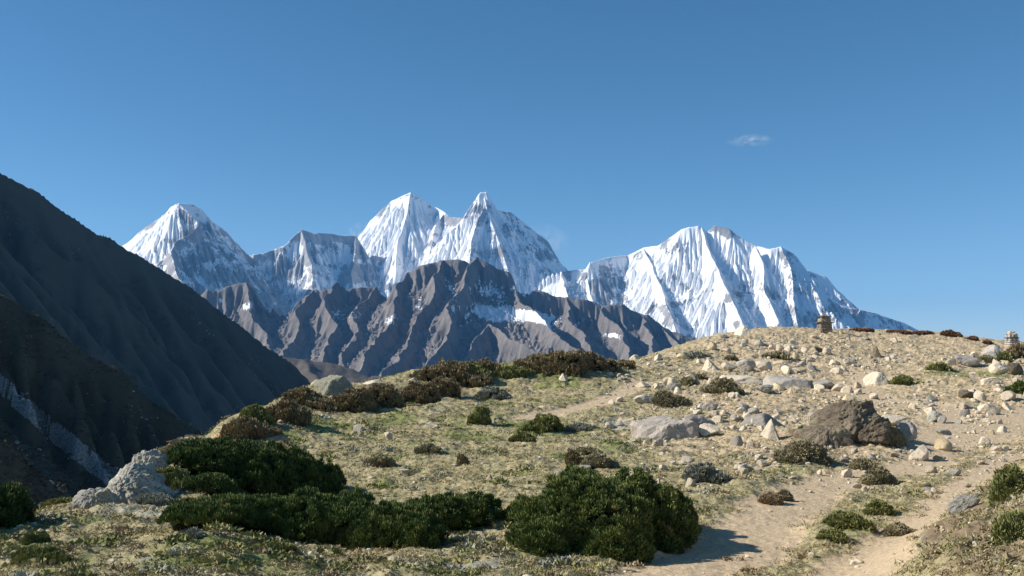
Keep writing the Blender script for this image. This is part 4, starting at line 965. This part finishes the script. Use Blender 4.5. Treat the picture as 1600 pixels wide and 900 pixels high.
one('rock', 'tan stone right of the round whitish one', R_YEL, 1173, 738, 10, 7, 67)
one('rock', 'tan brown stone second right of the round whitish one', R_PALE, 1185, 736, 12, 8, 68)
one('rock', 'small grey stone at the path edge', R_GREY, 1220, 748, 14, 5, 69)
one('rock', 'small pale stone at the path edge', R_PALE, 1238, 750, 13, 5, 70)
one('rock', 'little dark pointed stone below the pyramid shaped rock', R_BRN, 1186, 701, 12, 8, 71, form=PYR)
one('rock', 'flat brown stone by the path right of the olive tussock', R_BRN, 1399, 715, 14, 6, 72)
one('boulder', 'crumbly white rock outcrop in the top of the near bank', R_WHT, 1505, 800, 52, 22, 73, .5, -.3, (0, -.5), rough=.1, sharp=12)
one('rock', 'small white rock at the upper end of the bank outcrop', R_WHT, 1530, 776, 16, 10, 74, rough=.1)
one('rock', 'grey stone in the rock field left of the dark rounded shrub', R_GREY, 1053, 610, 22, 12, 75)
one('rock', 'whitish low rock on the rock field left part', R_PALE, 1005, 606, 24, 9, 76)
one('rock', 'pale grey rock below the dark rounded shrub', R_WHT, 1195, 615, 30, 12, 77)
one('rock', 'small tan pointed rock right of the dark shrub shadow', R_YEL, 1236, 616, 12, 10, 78, form=PYR)
one('rock', 'light grey and dark rock left above the speckled slab', R_PALE, 1005, 631, 34, 12, 79)
one('rock', 'grey brown rock in front of the rock field, above the speckled slab', R_GREY, 1110, 643, 26, 13, 80)
one('rock', 'white and grey rock on sand right above the speckled slab', R_WHT, 1165, 643, 22, 12, 81)
one('rock', 'pinkish rock at the left end of the big brown boulder', R_SPK, 1271, 655, 17, 10, 82)
one('rock', 'pale rock above the big brown boulder', R_PALE, 1290, 648, 18, 10, 83)
one('rock', 'pale flat rock right of the big brown boulder', R_PALE, 1395, 665, 46, 14, 84, .8)
one('rock', 'tan low rock right of the wide dark shrub', R_PALE, 1315, 612, 32, 12, 85)
one('rock', 'whitish rock on the left end of the rocky crest', R_PALE, 992, 563, 16, 8, 86)

# loose stones: prototypes shared, biggest as things, the rest as one mass
protos = {}
for nm, mt in (('pale', R_PALE), ('grey', R_GREY), ('yellow', R_YEL)):
    protos[nm] = [rock_mesh('stone', 300 + i + 10 * len(protos), mt, sub=2, rough=.02, planes=7, sharp=70) for i in range(6)]
cand = []
NS = 9500
sx = RG.uniform(930, 1640, NS); sy = 515 + (RG.uniform(0, 1, NS) ** 1.25) * 260
sx2 = RG.uniform(430, 950, 260); sy2 = RG.uniform(600, 800, 260)
sx3 = RG.uniform(100, 1600, 160); sy3 = RG.uniform(760, 895, 160)
sx = np.concatenate([sx, sx2, sx3]); sy = np.concatenate([sy, sy2, sy3])
for i in range(len(sx)):
    px, py = sx[i], sy[i]
    cr = np.interp(px, [950, 1000, 1050, 1100, 1160, 1430, 1500, 1600], [574, 563, 547, 532, 522, 526, 534, 544])
    if py < cr: continue
    cx = px / 60; cy = py / 30
    dens = .55 + 1.1 * float(pn(np.array([px / 75.]), np.array([py / 28.]), 77)[0])
    if px > 930:
        dens *= np.interp(py, [515, 560, 640, 700, 775], [1.0, 1.1, .95, .55, .3])
        if 1330 < px < 1560 and 515 < py < 552: dens *= .2
        if 1400 < px < 1560 and 572 < py < 610: dens *= .15
        if px < 1000: dens *= .5
    else: dens *= .6
    if rnd.random() > dens: continue
    w = 2.9 * (1 - rnd.random()) ** -.46
    w = min(w, 19) * np.interp(py, [515, 600, 700, 800], [.8, 1.0, 1.0, .9])
    cand.append((w, px, py))
cand.sort(reverse=True)
print('stones', len(cand))
zone = lambda px, py: ('near the skyline' if py < 560 else 'on the upper rock field' if py < 620 else 'on the stony slope' if py < 690 else 'beside the sandy paths') if px > 930 else 'on the grassy slope left of the rocks'
restV, restF, off = [], [], 0
SV = [rock_verts(500 + i, sub=1, rough=.04, planes=7) for i in range(8)]
restT = []
for i, (w, px, py) in enumerate(cand):
    h = w * rnd.uniform(.35, .75)
    if i < 215:
        q = rnd.random(); nm = 'pale' if q < .74 else 'grey' if q < .88 else 'yellow'
        o = put_rock('stone', '%s loose stone %s' % ({'pale': 'pale tan', 'grey': 'dull grey', 'yellow': 'yellowish'}[nm], zone(px, py)), rnd.choice(protos[nm]), px, py, w, h, rnd.uniform(.6, 1), rnd.uniform(0, 6.28), (rnd.uniform(-.2, .2), rnd.uniform(-.2, .2)), .36,
                     group='%s loose stones %s' % ({'pale': 'pale tan', 'grey': 'dull grey', 'yellow': 'yellowish'}[nm], zone(px, py)), cat='stone')
    else:
        p = ray(px, py); sc = p.y / F; V, Fc = SV[i % 8]; a = rnd.uniform(0, 6.28); c_, s_ = math.cos(a), math.sin(a)
        Q = V * [w * sc / 2, w * sc / 2 * rnd.uniform(.6, 1), h * sc / 2]
        Q = np.stack([Q[:, 0] * c_ - Q[:, 1] * s_, Q[:, 0] * s_ + Q[:, 1] * c_, Q[:, 2]], 1) + [p.x, p.y + .1, gz(p.x, p.y + .1) + h * sc * .22]
        restV.append(Q); restF.append(Fc + off); off += len(V); restT.append(np.full(len(V), rnd.random()))
# fine gravel
NG = 40000
gy = np.exp(RG.uniform(math.log(6.5), math.log(95), NG)); ga = RG.uniform(-.56, .56, NG); gx = ga * gy
gz_ = ground(ga, gy); _, _, gs, gb = masks(gx, gy, gz_)
kp = RG.uniform(0, 1, NG) < (.06 + gb * .8) * (1 - .75 * gs)
for x, y, z in zip(gx[kp], gy[kp], gz_[kp]):
    V, Fc = ICO0; r = .009 * (1 - rnd.random()) ** -.5; r = min(r, .05) * (1 + y / 40)
    Q = V * [r * rnd.uniform(.8, 1.5), r, r * rnd.uniform(.4, .8)] * RG.uniform(.8, 1.15, (len(V), 1)) + [x, y, z + r * .2]
    restV.append(Q); restF.append(Fc + off); off += len(V); restT.append(np.full(len(V), rnd.random()))
mk = M('gravel_stone', .9, .2); t_ = mk.attr('tint')
M_GRAV = mk.col(mk.mix(mk.step(mk.noise(12), .4, .7), mk.ramp(t_, [(0, (.28, .24, .18)), (.2, (.50, .42, .31)), (.6, (.72, .62, .45)), (1, (.78, .66, .46))]), (.24, .21, .17)))
tag(mesh_np('gravel', np.concatenate(restV), np.concatenate(restF), M_GRAV, False, attrs=dict(tint=np.concatenate(restT))), 'small stones and gravel strewn over the hillside', 'gravel', kind='stuff')

# ------------------------------------------------------------------ grass and ground cover (uncountable)
NT = 120000
ty = np.exp(RG.uniform(math.log(6), math.log(60), NT)); ta = RG.uniform(-.58, .58, NT); tx = ta * ty; tz = ground(ta, ty)
tpx, tpy, ts, tb = masks(tx, ty, tz)
cl = fbm(tx / .5, ty / .5, 3, 88) * 1.4 + fbm(tx / 2.5, ty / 2.5, 3, 89) * .8
pr = (1 - ts) * (1 - .6 * tb) * np.clip(.35 + cl, .03, 1) * sst(1.0, .4, sst(980, 1250, tpx) * sst(740, 640, tpy) * .75)
def near_at(G, a, y):
    return G[np.clip(np.interp(np.log(y), lr, np.arange(NR)).astype(int), 0, NR - 1), np.clip(np.interp(a, ac, np.arange(NC)).astype(int), 0, NC - 1)]
kp = RG.uniform(0, 1, NT) < pr
tx, ty, tz, ta = tx[kp], ty[kp], tz[kp], ta[kp]
gg = near_at(green, ta, ty); br_ = near_at(brown, ta, ty); gr_ = near_at(grey, ta, ty)
n_ = len(tx); cent = np.stack([tx, ty, tz - .005], 1)
tint = np.clip(.62 + RG.normal(size=n_) * .14 - gg * .55 - br_ * .0, 0, 1)
nb = 6; idx = np.repeat(np.arange(n_), nb); N = len(idx)
p = cent[idx] + RG.normal(size=(N, 3)) * [.03, .03, 0] * (1 + ty[idx, None] / 18)
g = RG.normal(size=(N, 3)) * [.9, .9, .1] + [.25, 0, .75]; g /= np.linalg.norm(g, axis=1, keepdims=True)
Lb = RG.uniform(.02, .055, (N, 1)) * (1 + ty[idx, None] / 40)
s = np.cross(g, RG.normal(size=(N, 3))); s /= np.linalg.norm(s, axis=1, keepdims=True); s *= (.0035 + ty[idx, None] * .0003)
V = np.stack([p - s, p + s, p + g * Lb], 1).reshape(-1, 3); Fc = np.arange(N * 3).reshape(-1, 3)
F_GRS = fol_mat('grass_blade', [(.07, .10, .025), (.14, .16, .045), (.26, .23, .095), (.40, .33, .16), (.50, .42, .24)])
tag(mesh_np('grass', V, Fc, F_GRS, attrs=dict(tint=np.repeat(np.clip(tint[idx] + RG.normal(size=N) * .1, 0, 1), 3))), 'short dry yellow green grass over the hillside', 'grass', kind='stuff')
print('grass', N)
# low mats: little domes of leaves
def mats(name, label, n, mat, rmin, rmax, seed, pick, nbl=40, px_r=(100, 1640), ymax=75):
    rg = np.random.default_rng(seed)
    y = np.exp(rg.uniform(math.log(6.5), math.log(ymax), n)); a = rg.uniform(-.56, .56, n); x = a * y; z = ground(a, y)
    px, py, s_, b_ = masks(x, y, z)
    k = (rg.uniform(0, 1, n) < pick(x, y, a, px, py, s_, b_))
    x, y, z = x[k], y[k], z[k]; m_ = len(x)
    R = rmin * (rmax / rmin) ** rg.uniform(0, 1, m_) * (1 + y / 60)
    idx = np.repeat(np.arange(m_), nbl); N = len(idx)
    th = rg.uniform(0, 6.283, N); rr = np.sqrt(rg.uniform(0, 1, N)); el = 1 + .45 * np.sin(2 * th + idx)
    q = np.stack([np.cos(th) * rr * el, np.sin(th) * rr * .8, np.sqrt(np.maximum(0, 1 - rr ** 2)) * .38], 1)
    p = np.stack([x, y, z], 1)[idx] + q * R[idx, None]
    g = q * [1, 1, 2] + rg.normal(size=(N, 3)) * .5 + [0, 0, .35]; g /= np.linalg.norm(g, axis=1, keepdims=True)
    L = rg.uniform(.25, .6, (N, 1)) * R[idx, None] * .5; s = np.cross(g, rg.normal(size=(N, 3))); s /= np.linalg.norm(s, axis=1, keepdims=True); s *= R[idx, None] * .13
    V = np.stack([p - s - g * L * .4, p + s - g * L * .4, p + g * L], 1).reshape(-1, 3)
    T = np.repeat(np.clip(rg.uniform(.2, .8, m_)[idx] + rg.normal(size=N) * .15, 0, 1), 3)
    print(name, m_, N)
    return tag(mesh_np(name, V, np.arange(N * 3).reshape(-1, 3), mat, attrs=dict(tint=T)), label, 'ground cover', kind='stuff')
cn = lambda x, y, s: np.clip(fbm(x / 1.4, y / 1.4, 3, s) * 1.6 + .3, 0, 1)
mats('grey_ground_cover', 'low grey green cushion mats in the grass', 8000, F_GRY, .05, .20, 1, lambda x, y, a, px, py, s, b: (1 - s) * np.clip(near_at(grey, a, y) * 1.2 + .12, 0, 1) * cn(x, y, 3) * sst(1300, 1000, px))
mats('green_ground_cover', 'low green mats in the grass', 7000, F_GRN, .04, .18, 2, lambda x, y, a, px, py, s, b: (1 - s) * np.clip(near_at(green, a, y) * 1.0 + .05, 0, 1) * .8)
mats('brown_ground_cover', 'low brown dead tufts in the grass', 16000, F_DRK, .03, .14, 4, lambda x, y, a, px, py, s, b: (1 - s) * cn(x, y, 9) * (.25 + .5 * sst(30, 60, y)), nbl=26, ymax=112)
mats('dry_ground_cover', 'low dry tan tufts in the grass and stones', 9000, F_TAN, .03, .12, 5, lambda x, y, a, px, py, s, b: (1 - s * .97) * cn(x, y, 12) * .75)

# ------------------------------------------------------------------ stone cairns on the skyline
M_CAIRN = rock_mat('cairn_stone', (.36, .30, .22), (.50, .43, .33), (.20, .165, .125), (.30, .22, .15), sc=2.5)
M_CAIRN2 = rock_mat('cairn_white_stone', (.38, .34, .31), (.54, .50, .46), (.20, .17, .15), (.30, .22, .2), sc=2.5)
def courses(w0, w1, d0, z0, z1, rows, seed, jit=.06):
    """dry stone courses: many small rough stones in one mesh"""
    rg = np.random.default_rng(seed); Vs, Fs, o = [], [], 0
    hh = (z1 - z0) / rows
    for r in range(rows):
        w = w0 + (w1 - w0) * r / max(rows - 1, 1); n = max(3, int(w / (hh * 1.7)))
        for side in range(4):
            for i in range(n):
                t = (i + .5 + rg.uniform(-.15, .15)) / n - .5
                q, Fq = rock_verts(int(rg.integers(1, 60)), sub=0, planes=8, rough=.05)
                px_, py_ = [(t * w, -w * .5 * d0), (t * w, w * .5 * d0), (-w * .5, t * w * d0), (w * .5, t * w * d0)][side]
                sc_ = np.array([w / n * .56, w / n * .56, hh * rg.uniform(.48, .6)])
                Vs.append(q * sc_ + [px_ + rg.normal() * jit * .3, py_ + rg.normal() * jit * .3, z0 + hh * (r + .5)]); Fs.append(Fq + o); o += len(q)
        bx = [(1, 0, 0, 1), (-1, 0, 0, 1), (0, 1, 0, 1), (0, -1, 0, 1), (0, 0, 1, .9), (0, 0, -1, .9)]
        q, Fq = rock_verts(5, sub=2, form=bx, sharp=60, rough=.01); Vs.append(q * [w * .5, w * .5 * d0, hh * .55] + [0, 0, z0 + hh * (r + .5)]); Fs.append(Fq + o); o += len(q)
        for cx_ in (-1, 1):
            for cy_ in (-1, 1):
                q, Fq = rock_verts(int(rg.integers(1, 60)), sub=1, form=bx, sharp=40, rough=.03); Vs.append(q * [w * .14, w * .14, hh * .55] + [cx_ * w * .44, cy_ * w * .44 * d0, z0 + hh * (r + .5)]); Fs.append(Fq + o); o += len(q)
    return np.concatenate(Vs), np.concatenate(Fs)
def slab(w, d, h, z, seed):
    q, Fq = rock_verts(seed, sub=2, planes=14, rough=.05, form=[(1, 0, 0, 1), (-1, 0, 0, 1), (0, 1, 0, 1), (0, -1, 0, 1), (0, 0, 1, .9), (0, 0, -1, .9), (1, 1, 0, 1.25), (-1, 1, 0, 1.3)])
    return q * [w / 2, d / 2, h / 2] + [0, 0, z], Fq
p = ray(1287, 519); sc = p.y / F
t = bpy.data.objects.new('stone_cairn', None); S.collection.objects.link(t); t.location = (p.x, p.y - .3, gz(p.x, p.y - .3) - .05); t.scale = (.66, .66, 1.0)
tag(t, 'large square dry stone cairn with a projecting ledge on the skyline', 'cairn')
V, Fc = courses(1.6, 1.5, .9, 0, .95, 6, 1); mesh_np('base', V, Fc, M_CAIRN, parent=t)
V, Fc = slab(2.5, 2.2, .12, 1.0, 4); mesh_np('ledge_slab', V, Fc, R_BRN, parent=t)
V, Fc = courses(1.35, 1.2, .9, 1.06, 1.5, 3, 2); mesh_np('upper_tier', V, Fc, M_CAIRN, parent=t)
V, Fc = slab(2.0, 1.8, .09, 1.54, 6); mesh_np('cap_slab', V, Fc, R_BRN, parent=t)
V, Fc = courses(.75, .5, .9, 1.58, 1.78, 2, 3); mesh_np('top_stones', V, Fc, M_CAIRN, parent=t)
p = ray(1577, 542)
t = bpy.data.objects.new('stone_cairn', None); S.collection.objects.link(t); t.location = (p.x, p.y - .5, gz(p.x, p.y - .5)); t.scale = (.68, .68, .95)
tag(t, 'smaller rough stone cairn of whitish stones near the right picture edge', 'cairn')
V, Fc = courses(1.25, 1.15, .9, 0, .85, 4, 11, .2); mesh_np('base', V, Fc, M_CAIRN2, parent=t)
V, Fc = slab(1.75, 1.7, .12, .9, 8); mesh_np('ledge_slab', V, Fc, R_BRN, parent=t)
V, Fc = courses(1.05, .9, .9, .95, 1.35, 2, 12, .2); mesh_np('upper_tier', V, Fc, M_CAIRN2, parent=t)
V, Fc = courses(.6, .45, .9, 1.35, 1.55, 1, 13, .1); mesh_np('top_stones', V, Fc, R_YEL, parent=t)
one('rock', 'small upright cream stone right beside the large cairn', R_YEL, 1314, 522, 6, 9, 90, sub=2)
one('rock', 'tiny white stone on the skyline between the cairns', R_WHT, 1374, 523, 5, 4, 91, sub=2)

# ------------------------------------------------------------------ litter
mk = M('white_plastic_scrap', .5, .4); M_LIT = mk.col(mk.mix(mk.step(mk.noise(30), .5, .6), (.75, .76, .80), (.45, .48, .62)))
def scrap(px, py, w, label, seed):
    p = ray(px, py); sc = p.y / F; q, Fq = rock_verts(seed, sub=2, planes=20, rough=.35, sharp=8)
    o = mesh_np('litter', q * [w * sc / 2, w * sc * .35, w * sc * .22], Fq, M_LIT, False); o.location = (p.x, p.y, gz(p.x, p.y) + w * sc * .15)
    tag(o, label, 'litter')
scrap(1324, 846, 13, 'crumpled white scrap in green scrub between the sandy paths', 3)
scrap(577, 861, 12, 'white scrap at the foot of the long low juniper', 4)

# ------------------------------------------------------------------ air and clouds
def cloud(label, px, py, Y, w, h, dens, seed):
    sc = Y / F; V, Fc = ICO2
    m = bpy.data.materials.new('cloud'); m.use_nodes = True; n = m.node_tree.nodes; l = m.node_tree.links; n.remove(n['Principled BSDF'])
    v = n.new('ShaderNodeVolumePrincipled'); l.new(v.outputs[0], n['Material Output'].inputs['Volume']); v.inputs['Color'].default_value = (1, 1, 1, 1)
    tc = n.new('ShaderNodeTexCoord'); ln = n.new('ShaderNodeVectorMath'); ln.operation = 'LENGTH'; l.new(tc.outputs['Object'], ln.inputs[0])
    fo = n.new('ShaderNodeMapRange'); fo.inputs[1].default_value = 1; fo.inputs[2].default_value = .1; l.new(ln.outputs['Value'], fo.inputs[0])
    mp = n.new('ShaderNodeMapping'); mp.inputs['Scale'].default_value = (2.2, 1, 1.3); mp.inputs['Location'].default_value = (seed, 0, 0); l.new(tc.outputs['Object'], mp.inputs[0])
    ns = n.new('ShaderNodeTexNoise'); ns.inputs['Scale'].default_value = 1.4; ns.inputs['Detail'].default_value = 5; l.new(mp.outputs[0], ns.inputs['Vector'])
    st = n.new('ShaderNodeMapRange'); st.inputs[1].default_value = .45; st.inputs[2].default_value = .8; l.new(ns.outputs['Fac'], st.inputs[0])
    a = n.new('ShaderNodeMath'); a.operation = 'MULTIPLY'; l.new(fo.outputs[0], a.inputs[0]); l.new(st.outputs[0], a.inputs[1])
    b = n.new('ShaderNodeMath'); b.operation = 'MULTIPLY'; l.new(a.outputs[0], b.inputs[0]); b.inputs[1].default_value = dens
    l.new(b.outputs[0], v.inputs['Density'])
    o = mesh_np('cloud', V, Fc, m); o.location = P(px, py, Y); o.scale = (w * sc / 2, w * sc / 3, h * sc / 2)
    tag(o, label, 'cloud')
cloud('small wispy white cloud alone in the blue sky', 1172, 219, 30000, 84, 20, .0024, 1)
cloud('faint cloud puff behind the left shoulder of the broad domed peak', 566, 364, 27500, 50, 40, .006, 4)
cloud('faint plume of blown snow behind the right flank of the pyramid peak', 850, 378, 27500, 90, 60, .003, 7)

def volbox(name, lo, hi):
    x0, y0, z0 = lo; x1, y1, z1 = hi
    V = [(x0, y0, z0), (x1, y0, z0), (x1, y1, z0), (x0, y1, z0), (x0, y0, z1), (x1, y0, z1), (x1, y1, z1), (x0, y1, z1)]
    Fc = [(0, 3, 2, 1), (4, 5, 6, 7), (0, 1, 5, 4), (1, 2, 6, 5), (2, 3, 7, 6), (3, 0, 4, 7)]
    m = bpy.data.materials.new(name); m.use_nodes = True; n = m.node_tree.nodes; n.remove(n['Principled BSDF'])
    v = n.new('ShaderNodeVolumePrincipled'); m.node_tree.links.new(v.outputs[0], n['Material Output'].inputs['Volume'])
    return mesh_np(name, V, Fc, m), m, v
HAZE = 2.9e-5
o, m_, v_ = volbox('haze', (-24500, -16500, -260), (24500, 26500, 1960))
v_.inputs['Color'].default_value = (.18, .50, 1.0, 1); v_.inputs['Density'].default_value = HAZE; v_.inputs['Anisotropy'].default_value = 0
tag(o, 'thin blue mountain haze', kind='stuff')
